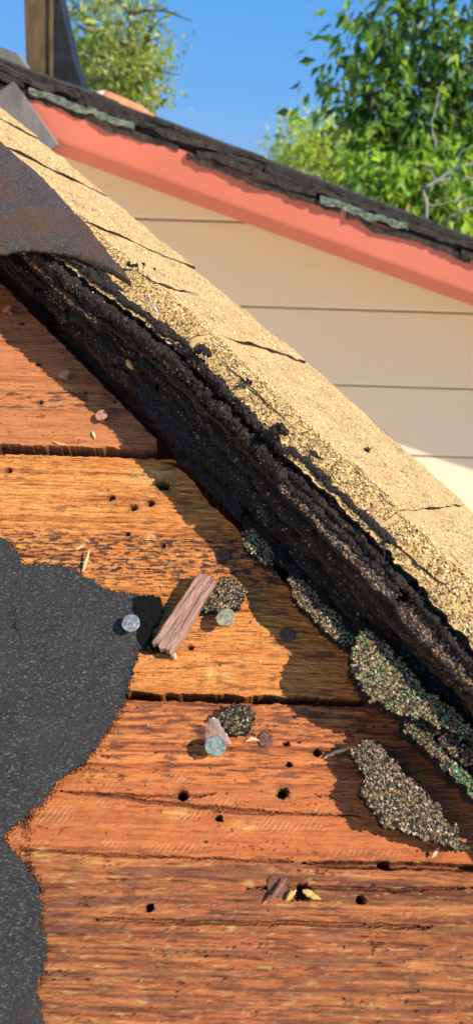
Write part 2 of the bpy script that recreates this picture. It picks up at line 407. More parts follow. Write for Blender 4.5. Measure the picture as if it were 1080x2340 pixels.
        saw = sm*(1-sstep(P(930, 1900)[0], P(1000, 1900)[0], Ug))
        red = np.maximum(red, bandf(1795, 1955, 4)*.85)
        stain_dark *= 1-.8*np.clip(red, 0, 1)
        low = 1-sstep(P(540, 1990)[1], P(540, 1950)[1], Vg)
        stain_dark = np.maximum(stain_dark, low*(.28+.36*sstep(-.1, .5, fbm(Ug/70, Vg/4.0, 95, 5, .62))))
        pale = np.maximum(pale, low*sstep(.42, .75, fbm(Ug/9, Vg/1.6, 96, 3))*.75)
        # the long splits of this board
        def split(pts, wd, dp):
            nonlocal w, stain_dark
            pp = PP(pts); vv = np.interp(Ug, pp[:, 0], pp[:, 1])+.5*fbm(Ug/8, 0*Ug, 97)
            on = (Ug > pp[0, 0]) & (Ug < pp[-1, 0])
            taper = np.clip(np.minimum(Ug-pp[0, 0], pp[-1, 0]-Ug)/12, .15, 1)
            g = np.where(on, np.exp(-((Vg-vv)/(wd*taper))**4), 0)
            w = w-dp*g; stain_dark = np.maximum(stain_dark, g*.6)
        split([(30, 1940), (300, 1956), (520, 1964), (700, 1971)], .5, 1.6)
        split([(690, 1972), (800, 1977), (930, 1978), (1080, 1984), (1300, 1990)], 1.3, 8)
        split([(130, 1808), (240, 1815), (370, 1836), (540, 1850), (640, 1856)], .8, 3)
        split([(470, 1855), (760, 1862), (830, 1866)], .45, 2)
        split([(200, 1810), (420, 1822), (520, 1812)], .5, 2)
        split([(560, 2030), (700, 2026), (900, 2034), (1080, 2028)], .7, 2.5)
        split([(200, 2098), (400, 2108), (700, 2110), (1000, 2120)], .8, 3)
        # corner tear with fibres by the hole
        for px in ((640, 1815), (668, 2040), (715, 2040), (560, 1885), (95, 1950), (400, 1860)):
            c = P(*px); pale = np.maximum(pale, .8*np.exp(-(((Ug-c[0])/6)**2+((Vg-c[1])/2.2)**2))*(.6+.9*tear))
    for c, r in HOLES:
        if v0-4 < c[1] < v1+4:
            rr = np.hypot((Ug-c[0])*.85, Vg-c[1])*(1+.25*fbm(Ug/2, Vg/2, 55))
            g = np.exp(-(rr/r)**6); w = w-11*g; stain_dark = np.maximum(stain_dark, .8*np.exp(-(rr/(r*1.6))**2))
    pale = np.clip(pale, 0, 1)*(1-stain_dark*.5)
    cm = np.ones((Ug.shape[0]-1, Ug.shape[1]-1), bool)
    XYZ = np.stack([Ug, Vg, w], -1); NR = np.zeros_like(XYZ); NR[..., 2] = -19-w
    Vt, Q, used = gridsheet(XYZ, cm, NR, bottom=False)
    me = mesh_np(name, Vt*.001, Q, smooth=False)
    C = np.stack([stain_dark, pale, red, saw], -1).reshape(-1, 4)
    C2 = C.copy(); C2[:, 0] = np.maximum(C2[:, 0], .35); C2[:, 3] = 0
    colattr(me, 'tint', np.clip(np.concatenate([C, C2])[used], 0, 1))
    return link(name, me, material, roof)
cut0 = PP([(358, 1056), (357, 1020), (357, 985), (345, 962)])
cut1 = PP([(362, 1052), (405, 1066), (440, 1095), (470, 1140), (545, 1213), (600, 1275)])
board('board', 261.5, 405, M_WOOD0, 'red', 1)
board('board', 112.0, 258.5, M_WOOD0, 'red', 2, cut0)
board('board', -43.8, 105.6, M_WOOD1, 'orange', 3, cut1)
board('board', -191.0, -47.0, M_WOOD2, 'rust', 4)
board('board', -338.0, -194.0, M_WOOD2, 'rust', 5, None, False)
board('board', 408.0, 552, M_WOOD0, 'red', 6, None, False)
def rbox(name, V, Q, m, parent=roof, sub=None):
    me = mesh_np(name, np.asarray(V)*.001, Q); colattr(me, 'tint', np.zeros((len(V), 4)))
    return link(name, me, m, parent)
_pl = [(-520, -420), (300, -420), (300, -250), (-330, 500), (-520, 500)]
V = np.array([(*p, z) for z in (-190, -172) for p in _pl], float)
me = bpy.data.meshes.new('ceiling_panel'); me.from_pydata([tuple(x*.001) for x in V], [], [[4, 3, 2, 1, 0], [5, 6, 7, 8, 9]]+[[i, (i+1) % 5, 5+(i+1) % 5, 5+i] for i in range(5)]); me.update()
link('ceiling_panel', me, M_RAFTER, roof)
# rafters under the boards
for u in (-330, 20):
    V, Q = box(u-19, u+19, -340, 380 if u < 0 else 40, -160, -20.5); rbox('rafter', V, Q, M_RAFTER)
tq = np.array([[-420, 46], [640, 46]])
def hipbar(name, q0, q1, w0, w1, m, t0=-420, t1=640):
    V = np.concatenate([S([t, t], [a, b], [w, w]) for t in np.linspace(t0, t1, 9) for (a, b, w) in ((q0, q1, w0), (q0, q1, w1))]).reshape(9, 4, 3)
    Vf = V.reshape(-1, 3); I = np.arange(36).reshape(9, 4)
    Q = []
    for a, b in ((0, 1), (1, 3), (3, 2), (2, 0)):
        Q.append(np.c_[I[:-1, a], I[:-1, b], I[1:, b], I[1:, a]])
    Q = np.concatenate(Q+[I[:1][:, [0, 2, 3, 1]], I[-1:][:, [0, 1, 3, 2]]])
    return rbox(name, Vf, Q, m)
hipbar('hip_rafter', 47, 85, -150, -14, M_RAFTER)
# second slope beyond the hip: narrow deck and rake board, then the wall below
AN = radians(44)
def far_strip(name, q0, w0, length, thick, m, ang=AN):
    ts = np.linspace(-420, 640, 12); V = []
    for t in ts:
        for a, b in ((0, 0), (length, 0), (length, -thick), (0, -thick)):
            V.append(S(t, q0+a*cos(ang)+b*sin(ang), w0-a*sin(ang)+b*cos(ang)))
    I = np.arange(48).reshape(12, 4); Q = []
    for a, b in ((0, 1), (1, 2), (2, 3), (3, 0)):
        Q.append(np.c_[I[:-1, a], I[:-1, b], I[1:, b], I[1:, a]])
    return rbox(name, np.array(V), np.concatenate(Q), m)
far_strip('deck_board', 84, -2, 60, 18, M_RAFTER)
far_strip('deck_board', 84+62*cos(AN), -2-62*sin(AN), 60, 18, M_RAFTER)
M_WALLB = plain('brown_wall_paint', (.30, .20, .12), .8, 0, .2, 20, (.36, .25, .16), .1)
far_strip('rake_board', 84+124*cos(AN), -2-124*sin(AN), 130, 20, M_WALLB, radians(86))

# ---------------- the house behind: gable wall of lapped siding, fascia, roof edge
house = empty('house', 'cream sided gable house end with salmon fascia behind the roof', 'house', Matrix.Translation((0, 1.5, 0)))
YW, YF = 1.5, 1.305
M_SIDING, nt, b = mat('cream_siding')
g = noise(nt, coord(nt, (2.2, 3, 70)), 1, 5, .6, .8)
nt.links.new(ramp(nt, [(.3, (.79, .64, .45)), (.7, (.83, .68, .49))], g), b.inputs['Base Color'])
b.inputs['Roughness'].default_value = .6; b.inputs['Specular IOR Level'].default_value = .3; bump(nt, b, g, .25, .002)
# added sided wall out of view at left, to bounce warm light into shade
bounce_wall = empty('added_bounce_wall', 'added cream sided wall bouncing warm light, out of view left of the opened roof', 'house', Matrix.Translation((-2.5, 0, 0)))
for k in range(33):
    zb = .05+k*.165
    V = []
    for y in (-2.6, -.6, 1.30):
        V += [(.021, y, zb), (.0225, y, zb+.003), (.019, y, zb+.156), (.004, y, zb+.1545), (.004, y, zb+.18), (-.01, y, zb+.18), (-.01, y, zb)]
    I = np.arange(21).reshape(3, 7)
    Q = np.concatenate([np.c_[I[:-1, a], I[1:, a], I[1:, (a+1) % 7], I[:-1, (a+1) % 7]] for a in range(7)])
    link('siding_board', mesh_np('siding_board', np.array(V), Q), M_SIDING, bounce_wall)
V, Q = box(-1.2, -.011, -2.6, 1.30, 0, 5.45); link('wall', mesh_np('wall', V, Q), M_SIDING, bounce_wall)
V, Q = box(-1.35, .18, -2.75, 1.40, 5.56, 5.70); link('roof_edge', mesh_np('roof_edge', V, Q), M_SIDING, bounce_wall)
M_FASCIA, nt, b = mat('salmon_paint')
g = noise(nt, coord(nt, (6, 6, 6)), 1, 4, .6)
nt.links.new(ramp(nt, [(.3, (.56, .145, .085)), (.7, (.64, .175, .105))], g), b.inputs['Base Color'])
b.inputs['Roughness'].default_value = .5; bump(nt, b, noise(nt, coord(nt, (60, 60, 60)), 1, 3), .15, .001)
M_SOFFIT = plain('soffit_wood', (.46, .27, .09), .8, 0, .2, 5, (.55, .34, .13))
p0, p1 = W(115, 347, YF), W(1080, 700, YF)              # bottom edge of the fascia
rs = (p1[2]-p0[2])/(p1[0]-p0[0])                        # rake slope
def rz(x): return p0[2]+(x-p0[0])*rs
X0, X1 = -.62, 1.9
LAP = .165; zk = W(800, 701, YW)[2]
k = 0
for k in range(-24, 6):
    zb = zk+k*LAP                                        # visible bottom edge of this board
    if zb < .05: continue
    zt = zb+LAP+.022
    # clip the board's top at the soffit line (a sloping roof): board spans x where rz(x)+.1 > zb
    xs = np.linspace(-2.4, X1, 44)
    top = np.minimum(zt, rz(xs)+.085)
    ok = top > zb+.004
    if ok.sum() < 2: continue
    xs = xs[ok]; top = top[ok]
    V = []
    for x, tz in zip(xs, top):
        V += [(x, YW-.0205, zb), (x, YW-.0215, min(zb+.003, tz)), (x, YW-.0185, min(zb+LAP-.0055, tz)), (x, YW-.009, min(zb+LAP-.0065, tz)), (x, YW-.009, tz), (x, YW+.002, tz), (x, YW+.002, zb)]
    V = np.array(V); n = len(xs); I = np.arange(7*n).reshape(n, 7); Q = []
    for a in range(7):
        c = (a+1) % 7; Q.append(np.c_[I[:-1, a], I[1:, a], I[1:, c], I[:-1, c]])
    V = V-np.array([0, 1.5, 0])
    link('siding_board', mesh_np('siding_board', V, np.concatenate(Q)), M_SIDING, house)
V, Q = box(-2.4, X1, YW+.004, YW+.12, 0, 1); V = V.copy()
V[:, 2] = np.where(V[:, 2] > .5, rz(V[:, 0])+.08, 0); V -= np.array([0, 1.5, 0])
link('wall', mesh_np('wall', V, Q), M_SIDING, house)
# fascia with a rolled lower edge
FX0 = W(60, 300, YF)[0]
xs = np.linspace(FX0, X1, 40)
prof = [(0.003, .0), (.0015, .0), (-.0095, .021), (-.0105, .0235), (-.011, .028), (-.011, .078), (.012, .078), (.012, .0)]
V = np.array([[x, YF+dy, rz(x)+dz*1.0] for x in xs for dy, dz in prof])-np.array([0, 1.5, 0])
n = len(xs); m_ = len(prof); I = np.arange(n*m_).reshape(n, m_)
Q = np.concatenate([np.c_[I[:-1, a], I[1:, a], I[1:, (a+1) % m_], I[:-1, (a+1) % m_]] for a in range(m_)])
me = mesh_np('fascia', V, Q, smooth=False); link('fascia', me, M_FASCIA, house)
V, Q = box(FX0, X1, YF+.013, YW+.0, .0, .012); V[:, 2] += rz(V[:, 0])+.030; V -= np.array([0, 1.5, 0])
link('soffit', mesh_np('soffit', V, Q), M_SOFFIT, house)
M_OLDSH = tar_mat('old_shingle_dark', (.018, .016, .014), (.085, .07, .058), .85, 260, .9, .15)
M_LICH = plain('lichen_edge', (.05, .06, .045), .9, 0, .15, (120, 120, 300), (.23, .27, .20), .5)
V, Q = box(-2.4, X1, YF-.004, 5.2, .0, .03); V[:, 2] += rz(V[:, 0])+.079; V -= np.array([0, 1.5, 0])
link('roof_deck', mesh_np('roof_deck', V, Q), M_OLDSH, house)
# roof shingles in three courses along the rake, with broken weathered ends
def rake_shingle(x0, x1, zoff, th, out, m, seed, depth=.35):
    xs = np.arange(x0, x1, .006); ys = np.r_[np.linspace(0, .05, 10), np.linspace(.07, depth, 8)]
    Xg, Yg = np.meshgrid(xs, ys, indexing='ij')
    edge = -out+.0018*fbm(xs/.06, 0*xs, seed)+.0011*fbm(xs/.012, 0*xs, seed+2)
    Yp = YF-.010+edge[:, None]*(1-np.clip(Yg/.06, 0, 1))+Yg
    lift = (xs-x0)/(x1-x0)
    Zp = rz(Xg)+zoff+th+.0022*fbm(Xg/.06, Yg/.05, seed+4)+.0012*fbm(Xg/.012, Yg/.012, seed+6)+(.005*lift[:, None])-.006*np.clip(1-Yg/.05, 0, 1)*np.clip(.5+fbm(xs/.06, 0*xs, seed+8), 0, 1)[:, None]
    XYZ = np.stack([Xg, Yp, Zp], -1)-np.array([0, 1.5, 0])
    NR = np.zeros_like(XYZ); NR[..., 2] = -th*(1+.35*fbm(Xg/.02, Yg/.02, seed+9))
    V, Q, _ = gridsheet(XYZ, np.ones((len(xs)-1, len(ys)-1), bool), NR)
    link('roof_shingle', mesh_np('roof_shingle', V, Q), m, house)
sd = 100
for course, (zo, th, out, ln, offx) in enumerate([(.069, .010, .004, .30, 0), (.081, .010, .008, .26, .11), (.092, .008, .003, .28, .05), (.101, .007, -.004, .31, .16)]):
    x = -.75-offx
    while x < X1-.02:
        l = ln*rng.uniform(.8, 1.2); sd += 1
        lich = (course == 1 and sd % 2 == 0) or (course == 0 and sd % 5 == 0)
        rake_shingle(max(x, -.8), min(x+l*(.62 if lich else .97), X1), zo, th, out+rng.uniform(-.002, .003), M_LICH if lich else M_OLDSH, sd, .35)
        if lich: rake_shingle(x+l*.63, min(x+l, X1), zo, th, out-.012, M_OLDSH, sd+300, .35)
        x += l
# grey weathered trim where the fascia meets the other roof
M_GREYW = plain('grey_weathered_wood', (.13, .125, .12), .85, 0, .1, (40, 40, 8), (.24, .225, .21), .3)
g0, g1 = W(15, 225, YF+.02), W(100, 345, YF+.02)
V, Q = box(-.03, .03, -.012, .012, 0, 1); V2 = V.copy()
dirv = (g1-g0); V2 = np.array([g0+dirv*(v[2]*1.15-.05)+np.array([v[0]*1.0, v[1]-.03, v[0]*.6]) for v in V])-np.array([0, 1.5, 0])
link('corner_trim', mesh_np('corner_trim', V2, Q), M_GREYW, house)

# ---------------- brown post with black panel standing on the far roof, upper left
YC = 1.62
def prism_px(name, pts, Y, depth, m, parent, org):
    A = np.array([W(x, y, Y) for x, y in pts])-org; B = A+np.array([0, depth, 0]); n = len(A)
    me = bpy.data.meshes.new(name)
    fs = [list(range(n))[::-1], list(range(n, 2*n))]+[[i, (i+1) % n, n+(i+1) % n, n+i] for i in range(n)]
    me.from_pydata([tuple(v) for v in np.concatenate([A, B])], [], fs); me.update()
    return link(name, me, m, parent)
cb = W(110, 215, YC)
chim = empty('chimney', 'brown chimney box with black side panel at the upper left', 'chimney', Matrix.Translation(cb))
M_BROWN = plain('brown_board', (.10, .062, .03), .8, 0, .2, (60, 60, 20), (.19, .12, .06), .3)
M_BLACKP = plain('black_panel', (.010, .010, .011), .55, 0, .4, 40, (.022, .021, .02), .2)
prism_px('casing', [(54, -40), (113, -40), (113, 232), (70, 225), (62, 180)], YC, .10, M_BROWN, chim, cb)
prism_px('corner_strip', [(113, -40), (119, -40), (119, 230), (113, 230)], YC-.006, .09, M_BROWN, chim, cb)
prism_px('side_panel', [(119.5, -40), (128, -40), (166, 130), (198, 232), (120, 226)], YC+.004, .06, M_BLACKP, chim, cb)
prism_px('base_flashing', [(152, 196), (172, 200), (200, 236), (150, 226)], YC-.014, .012, M_BROWN, chim, cb)
pk = W(45, 180, YC-.08)
o = prism_px('grey_plank', [(-60, 82), (40, 122), (90, 195), (100, 232), (60, 224), (-60, 140)], YC-.06, .025, M_GREYW, None, pk)
o.location = pk; tag(o, 'grey weathered plank leaning in front of the chimney box', 'plank')
# little terracotta ridge tile
tl = W(250, 240, 2.4)
rt = empty('ridge_tile', 'small terracotta tile with pale end on the far roof', 'roof tile', Matrix.Translation(tl))
M_TERRA = plain('terracotta', (.50, .17, .07), .8, 0, .2, 30, (.62, .25, .11), .3); M_PALE = plain('pale_mortar', (.50, .40, .34), .9, 0, .2, 40, (.62, .52, .45), .3)
path = np.array([W(x, y, 2.4) for x, y in ((228, 232), (245, 238), (275, 252), (310, 268), (340, 290))])-tl
lumplen[0] = .05
V, Q, T = tube(path, [.030, .034, .036, .037, .037], 14, True, .08, 3); link('tile_body', mesh_np('tile_body', V, Q, T, True), M_TERRA, rt)
V, Q, T = tube(path[:2]-np.array([.012, .004, -.004]), [.022, .035], 12, True, .2, 4); link('mortar_cap', mesh_np('mortar_cap', V, Q, T, True), M_PALE, rt)

# ---------------- trees
def leaf_mat(name):
    m, nt, b = mat(name)
    at = nt.nodes.new('ShaderNodeAttribute'); at.attribute_name = 'gcol'
    out = nt.nodes['Material Output']
    tr = nt.nodes.new('ShaderNodeBsdfTranslucent'); mx = nt.nodes.new('ShaderNodeMixShader'); mx.inputs[0].default_value = .48
    nt.links.new(at.outputs['Color'], b.inputs['Base Color'])
    nt.links.new(mixc(nt, 1.0, at.outputs['Color'], (1.5, 1.4, .6), 'MULTIPLY'), tr.inputs['Color'])
    b.inputs['Roughness'].default_value = .42; b.inputs['Specular IOR Level'].default_value = .5
    nt.links.new(b.outputs[0], mx.inputs[1]); nt.links.new(tr.outputs[0], mx.inputs[2]); nt.links.new(mx.outputs[0], out.inputs['Surface'])
    return m
M_LEAF = leaf_mat('leaves')
M_BARK = plain('bark', (.09, .065, .045), .9, 0, .2, (10, 10, 30), (.20, .16, .12), .6)
M_GREYBARK = plain('pale_dead_bark', (.26, .23, .20), .9, 0, .2, (30, 30, 60), (.44, .40, .36), .5)
def leaves(clusters, size, pal, wts, droop, aspect=.42, seed=0):
    rs = np.random.default_rng(seed); Cs = []; out = []
    for c, r, n in clusters:
        # leaves hang in sprays round twig ends, so that gaps stay open
        ns = max(3, n//14); d = rs.normal(size=(ns, 3)); d /= np.linalg.norm(d, axis=1)[:, None]
        tw = c+d*np.array(r)*rs.uniform(.25, 1.0, (ns, 1))**.6
        k = rs.integers(0, ns, n); p = tw[k]+rs.normal(0, 1, (n, 3))*np.array([1, 1, .8])*size*1.5
        Cs.append(p); o = p-c; out.append(o/(np.linalg.norm(o, axis=1)[:, None]+1e-6))
    C = np.concatenate(Cs); out = np.concatenate(out); n = len(C)
    ax = out*.5+rs.normal(0, .6, (n, 3)); ax[:, 2] -= droop; ax /= np.linalg.norm(ax, axis=1)[:, None]
    up = rs.normal(0, .7, (n, 3))+np.array([0, 0, 1.0]); sd_ = np.cross(ax, up); sd_ /= np.linalg.norm(sd_, axis=1)[:, None]+1e-6; nn = np.cross(sd_, ax)
    L = size*rs.uniform(.65, 1.3, (n, 1)); Wd = L*aspect*.5*rs.uniform(.8, 1.2, (n, 1))
    v0 = C; v1 = C+ax*L*.45+sd_*Wd+nn*Wd*.35; v2 = C+ax*L-nn*L*.12; v3 = C+ax*L*.45-sd_*Wd+nn*Wd*.35; v4 = C+ax*L*.5
    V = np.stack([v0, v1, v2, v3, v4], 1).reshape(-1, 3); b_ = np.arange(n)[:, None]*5
    T = np.concatenate([b_+np.array([[0, 1, 4]]), b_+np.array([[1, 2, 4]]), b_+np.array([[4, 2, 3]]), b_+np.array([[0, 4, 3]])])
    col = np.repeat(pick(pal, wts, n, .22), 5, 0)
    return V, T, col
def limb(a, b, r0, r1, seed, sag=.06, n=9):
    rs = np.random.default_rng(seed); t = np.linspace(0, 1, n)[:, None]
    L = np.linalg.norm(b-a); p = a+(b-a)*t+np.cumsum(rs.normal(0, sag*L/n, (n, 3)), 0)*np.sin(pi*t)
    return tube(p, np.linspace(r0, r1, n), 7)
def join(parts):
    Vs = []; Qs = []; Ts = []; k = 0
    for V, Q, T in parts:
        Vs.append(V); Qs.append(Q+k)
        if T is not None: Ts.append(T+k)
        k += len(V)
    return np.concatenate(Vs), np.concatenate(Qs), np.concatenate(Ts)
def tree(label, base, fork, clusters, leaf, pal, wts, droop, seed, r0=.11, aspect=.42, bark=None, group='trees behind the house'):
    bark = bark or M_BARK
    base = np.array(base, float); fork = np.array(fork, float)
    t = empty('tree', label, 'tree', Matrix.Translation(base), group)
    ps = [limb(base-base, fork-base, r0, r0*.62, seed, .03)]
    rs = np.random.default_rng(seed)
    for i, (c, r, n) in enumerate(clusters):
        c = np.array(c)
        ps.append(limb(fork-base, c-base, r0*.42, r0*.10, seed+i+1, .10))
        for k in range(4):
            d = rs.normal(size=3)*np.array(r)*.75
            ps.append(limb((c-base)*.96+(fork-base)*.04, c-base+d, r0*.11, r0*.03, seed+50+i*5+k, .15, 6))
    V, Q, T = join(ps); link('trunk', mesh_np('trunk', V, Q, T, True), bark, t)
    V, T, col = leaves([(np.array(c)-base, r, n) for c, r, n in clusters], leaf, pal, wts, droop, aspect, seed)
    me = mesh_np('crown', V, None, T); colattr(me, 'gcol', col); o = link('crown', me, M_LEAF, t)
    return t
def cl(lst, Y):
    out = []
    for x, y, rpx, n, dy in lst:
        c = W(x, y, Y+dy); s = np.linalg.norm(c-CAM)/F*rpx
        out.append((c, (s, s*1.3, s), n))
    return out
G_OLIVE = [(.27, .36, .06), (.38, .44, .10), (.42, .40, .18), (.14, .22, .035), (.48, .42, .26)]
G_LIME = [(.36, .46, .06), (.46, .54, .11), (.26, .36, .04), (.54, .58, .20)]
G_DARK = [(.06, .13, .02), (.10, .21, .028), (.18, .30, .038), (.035, .075, .014), (.28, .40, .06)]
G_MID = [(.24, .40, .035), (.32, .48, .05), (.13, .24, .028), (.40, .52, .075), (.44, .32, .08)]
# pale tree by the chimney
Y = 6.5
tree('pale yellow green tree rising beside the brown chimney box', (W(260, 250, Y)[0], Y, 0), W(268, 330, Y),
     cl([(255, 215, 70, 1100, 0), (225, 160, 60, 900, .3), (300, 165, 62, 900, -.2), (250, 80, 80, 900, .2), (330, 95, 60, 340, 0), (330, 235, 34, 100, 0), (370, 235, 13, 22, 0), (300, 20, 80, 400, 0), (200, 40, 60, 300, .3), (345, 150, 30, 90, 0)], Y),
     .062, G_OLIVE, [4, 4, 2, 2, 1.2], .25, 11)
# lime tree far off in the middle
Y = 10.0
tree('feathery lime green tree farthest off above the middle of the rake', (W(720, 420, Y)[0], Y, 0), W(715, 470, Y),
     cl([(700, 325, 56, 1100, 0), (662, 368, 52, 800, .3), (745, 365, 62, 1000, .2), (790, 345, 42, 420, 0), (640, 378, 24, 120, 0), (820, 380, 60, 500, .3), (700, 420, 70, 500, .3), (860, 430, 70, 400, .5)], Y),
     .085, G_LIME, [3, 4, 2, 3], .1, 23, .09, .45)
# big broadleaf tree at the right
Y = 5.6
tree('tall dark green broadleaf tree filling the upper right corner', (W(1010, 400, Y)[0], Y, 0), W(985, 420, Y),
     cl([(880, 250, 72, 230, 0), (835, 205, 50, 150, -.1), (800, 235, 32, 60, 0), (900, 165, 70, 200, .1), (985, 150, 80, 190, .2), (1060, 210, 70, 210, 0), (1020, 300, 80, 380, 0), (940, 330, 62, 320, -.1), (880, 345, 50, 200, 0),
         (870, 60, 75, 170, 0), (990, 50, 90, 210, .2), (1080, 90, 90, 230, 0), (1120, 300, 90, 400, 0), (1180, 180, 120, 400, .2), (840, 380, 40, 160, 0), (1060, 390, 60, 200, .1)], Y),
     .105, G_DARK, [4, 4, 3, 3, 2], .75, 37, .10, .46)
# brighter tree in front of it
Y = 4.6
tree('bright green drooping tree low at the right with dead twigs', (W(960, 560, Y)[0], Y, 0), W(950, 560, Y),
     cl([(870, 420, 46, 190, 0), (925, 430, 52, 230, .1), (850, 470, 36, 120, 0), (905, 475, 50, 200, 0), (980, 440, 42, 150, 0), (1050, 470, 46, 170, 0), (1010, 400, 36, 90, 0), (1090, 420, 60, 200, .2), (780, 440, 36, 110, .2), (960, 500, 60, 200, 0), (1060, 530, 50, 160, .1), (740, 425, 26, 60, .2)], Y),
     .095, G_MID, [4, 3, 3, 2, .4], .85, 51, .06, .40)
# the bleached dead branch sticking through it
bb = W(975, 500, 4.3)
db = empty('dead_branch', 'bleached bare grey branch among the green leaves at right', 'branch', Matrix.Translation(bb))
def wpts(l, Y): return np.array([W(x, y, Y) for x, y in l])-bb
for pts, r in (([(972, 560), (974, 500), (968, 445), (966, 425)], .013), ([(966, 428), (1000, 412), (1040, 385), (1085, 372), (1140, 350)], .011), ([(1000, 412), (1040, 402), (1090, 410)], .007), ([(1020, 500), (1060, 480), (1100, 470)], .006), ([(970, 470), (1020, 465), (1080, 450)], .004), ([(1000, 420), (985, 395), (960, 380)], .004), ([(1040, 385), (1050, 350), (1075, 330)], .004), ([(995, 340), (985, 280), (1000, 220), (1010, 190)], .006)):
    p = wpts(pts, 4.3); tt = np.linspace(0, 1, 12); ss = np.linspace(0, 1, len(p))
    pth = np.stack([np.interp(tt, ss, p[:, i]) for i in range(3)], 1)+np.random.default_rng(len(pts)+int(r*1e4)).normal(0, .004, (12, 3))
    V, Q, T = tube(pth, np.linspace(r, r*.5, 12), 7); link('bough', mesh_np('bough', V, Q, T, True), M_GREYBARK, db)

# ================================================================== SHINGLES ON THE HIP
BASE = S(0, 60, 0)
stack = empty('shingle_stack', 'torn thick stack of old asphalt shingle layers running along the hip', 'shingles', roofm(*BASE))
# curve of the hip cap in section: arc length s from the fold
QF, WF = 88.0, 57.0
_s = np.linspace(-60, 175, 471); _a = AN*sstep(-9, 9, _s)
_q = np.cumsum(np.cos(_a))*.5; _w = -np.cumsum(np.sin(_a))*.5
i0 = np.argmin(abs(_s)); _q += QF-_q[i0]-0; _w += WF-_w[i0]
def capprof(s):
    return np.interp(s, _s, _q), np.interp(s, _s, _w), np.interp(s, _s, _a)
def capP(t, s, lift):
    q, w, a = capprof(s)
    return S(t, q+lift*np.sin(a), w+lift*np.cos(a))
def capN(t, s):
    a = np.interp(s, _s, _a); n2 = np.stack([.768*np.sin(a), .64*np.sin(a), np.cos(a)+0*t], -1); return n2
GOLD = [(.48, .295, .092), (.33, .17, .05), (.66, .47, .18), (.15, .07, .028), (.06, .035, .02), (.72, .57, .30)]
GW = [5, 4.5, 3, 3.4, 2, 1.5]
TAN = [(.67, .45, .205), (.58, .375, .16), (.75, .535, .27), (.28, .155, .065), (.46, .285, .115)]
ridge_t = [-140, -106, -42, 32, 120, 199, 256, 330, 700]; ridge_q = [63, 63, 67.5, 65, 65, 57, 52, 52, 54]
def ridge(t): return np.interp(t, ridge_t, ridge_q)-0*t
butts = [-345, -190, -30, 128, 262, 384, 500, 610]
for j, tb in enumerate(butts[:-1]):
    ex = butts[j+1]-tb; ln = ex+26
    ra = np.linspace(0, 1, int(ln/1.6)); rb = np.r_[np.linspace(0, .26, 34), np.linspace(.275, 1, 62)]
    RA, RB = np.meshgrid(ra, rb, indexing='ij')
    T0 = tb+RA*ln; S0 = -22+RB*150
    bt = tb+4+1.6*fbm(S0/26, 0*S0, 20+j)+.5*fbm(S0/5, 0*S0, 30+j)
    Tg = bt+RA*(tb+ln-bt)
    near = (ridge(Tg)+2-QF)+2.0*fbm(Tg/9, 0*Tg, 40+j)+1.0*fbm(Tg/3, 0*Tg, 45+j)
    far = 128+[0, -2, 2, -2, 1, -2, 0][j]+1.5*fbm(Tg/20, 0*Tg, 50+j)+.7*fbm(Tg/5, 0*Tg, 52+j)+(-7*np.clip(1-(Tg-tb)/9, 0, 1)**2)
    Sg = near+RB*(far-near)
    lift = 1.3*(1-(Tg-tb)/ex)-.5+.7*fbm(Tg/22, Sg/22, j)+1.0*fbm(Tg/50, Sg/45, j+9)
    if j in (1, 2):
        fold = 2.5+1.2*fbm(Tg/16, 0*Tg, 57); lift = lift-2.2*np.exp(-((Sg-fold)/.9)**2)
    cm = np.ones((len(ra)-1, len(rb)-1), bool)
    XYZ = capP(Tg, Sg, lift)-BASE
    NR = -capN(Tg, Sg)*2.0
    V, Q, used = gridsheet(XYZ, cm, NR)
    me = mesh_np('hip_shingle', V*.001, Q); shg = link('hip_shingle', me, M_CAPBASE, stack); edge_mat(me, int(cm.sum()), M_SHINGLEBROWN)
    # mineral granules pressed into the exposed face
    nn = int(ex*26*1.15)
    t_ = rng.uniform(tb, tb+ex, nn); s_ = rng.uniform(-40, 10, nn*1)
    nf = int(ex*128*.28); t_ = np.r_[t_, rng.uniform(tb, tb+ex, nf)]; s_ = np.r_[s_, rng.uniform(8, 127, nf)]
    nn2 = int(ex*50*.55); t_ = np.r_[t_, rng.uniform(tb, tb+ex, nn2)]; s_ = np.r_[s_, rng.uniform(-40, 10, nn2)]
    ii = np.clip(((t_-tb-4)/(ln-4)*(len(ra)-1)).astype(int), 0, len(ra)-2)
    nr = near[ii, 0]; fr = far[ii, -1]; rb_ = (s_-nr)/(fr-nr); ok = (rb_ > 0.005) & (rb_ < .995)
    jj = np.clip(np.searchsorted(rb, rb_)-1, 0, len(rb)-2); ok &= t_ > bt[0, jj]+.3
    t_, s_, ii, jj = t_[ok], s_[ok], ii[ok], jj[ok]
    C = capP(t_, s_, lift[ii, jj]+.1)-BASE
    nm = capN(t_, s_)
    farp = s_ > 6
    col = np.where(farp[:, None], pick(TAN, [5, 3, 4, 1.8, 3], len(t_), .2), pick(GOLD, GW, len(t_), .2))
    # dark weathered blotches low on the far side
    bl = fbm(t_/26, s_/10, 63+j, 3) > .62
    col = np.where((bl & farp)[:, None], col*.35, col)
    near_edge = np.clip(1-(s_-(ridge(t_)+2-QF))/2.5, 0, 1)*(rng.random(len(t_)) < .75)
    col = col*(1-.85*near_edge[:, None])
    sz = rng.uniform(.5, 1.0, len(t_))*np.where(farp, .78, 1.0)
    V, T, cc = octas(C, nm, sz, col, .42)
    me = mesh_np('granules', V*.001, None, T); colattr(me, 'gcol', cc); link('granules', me, M_GRAN, shg, 'stuff')

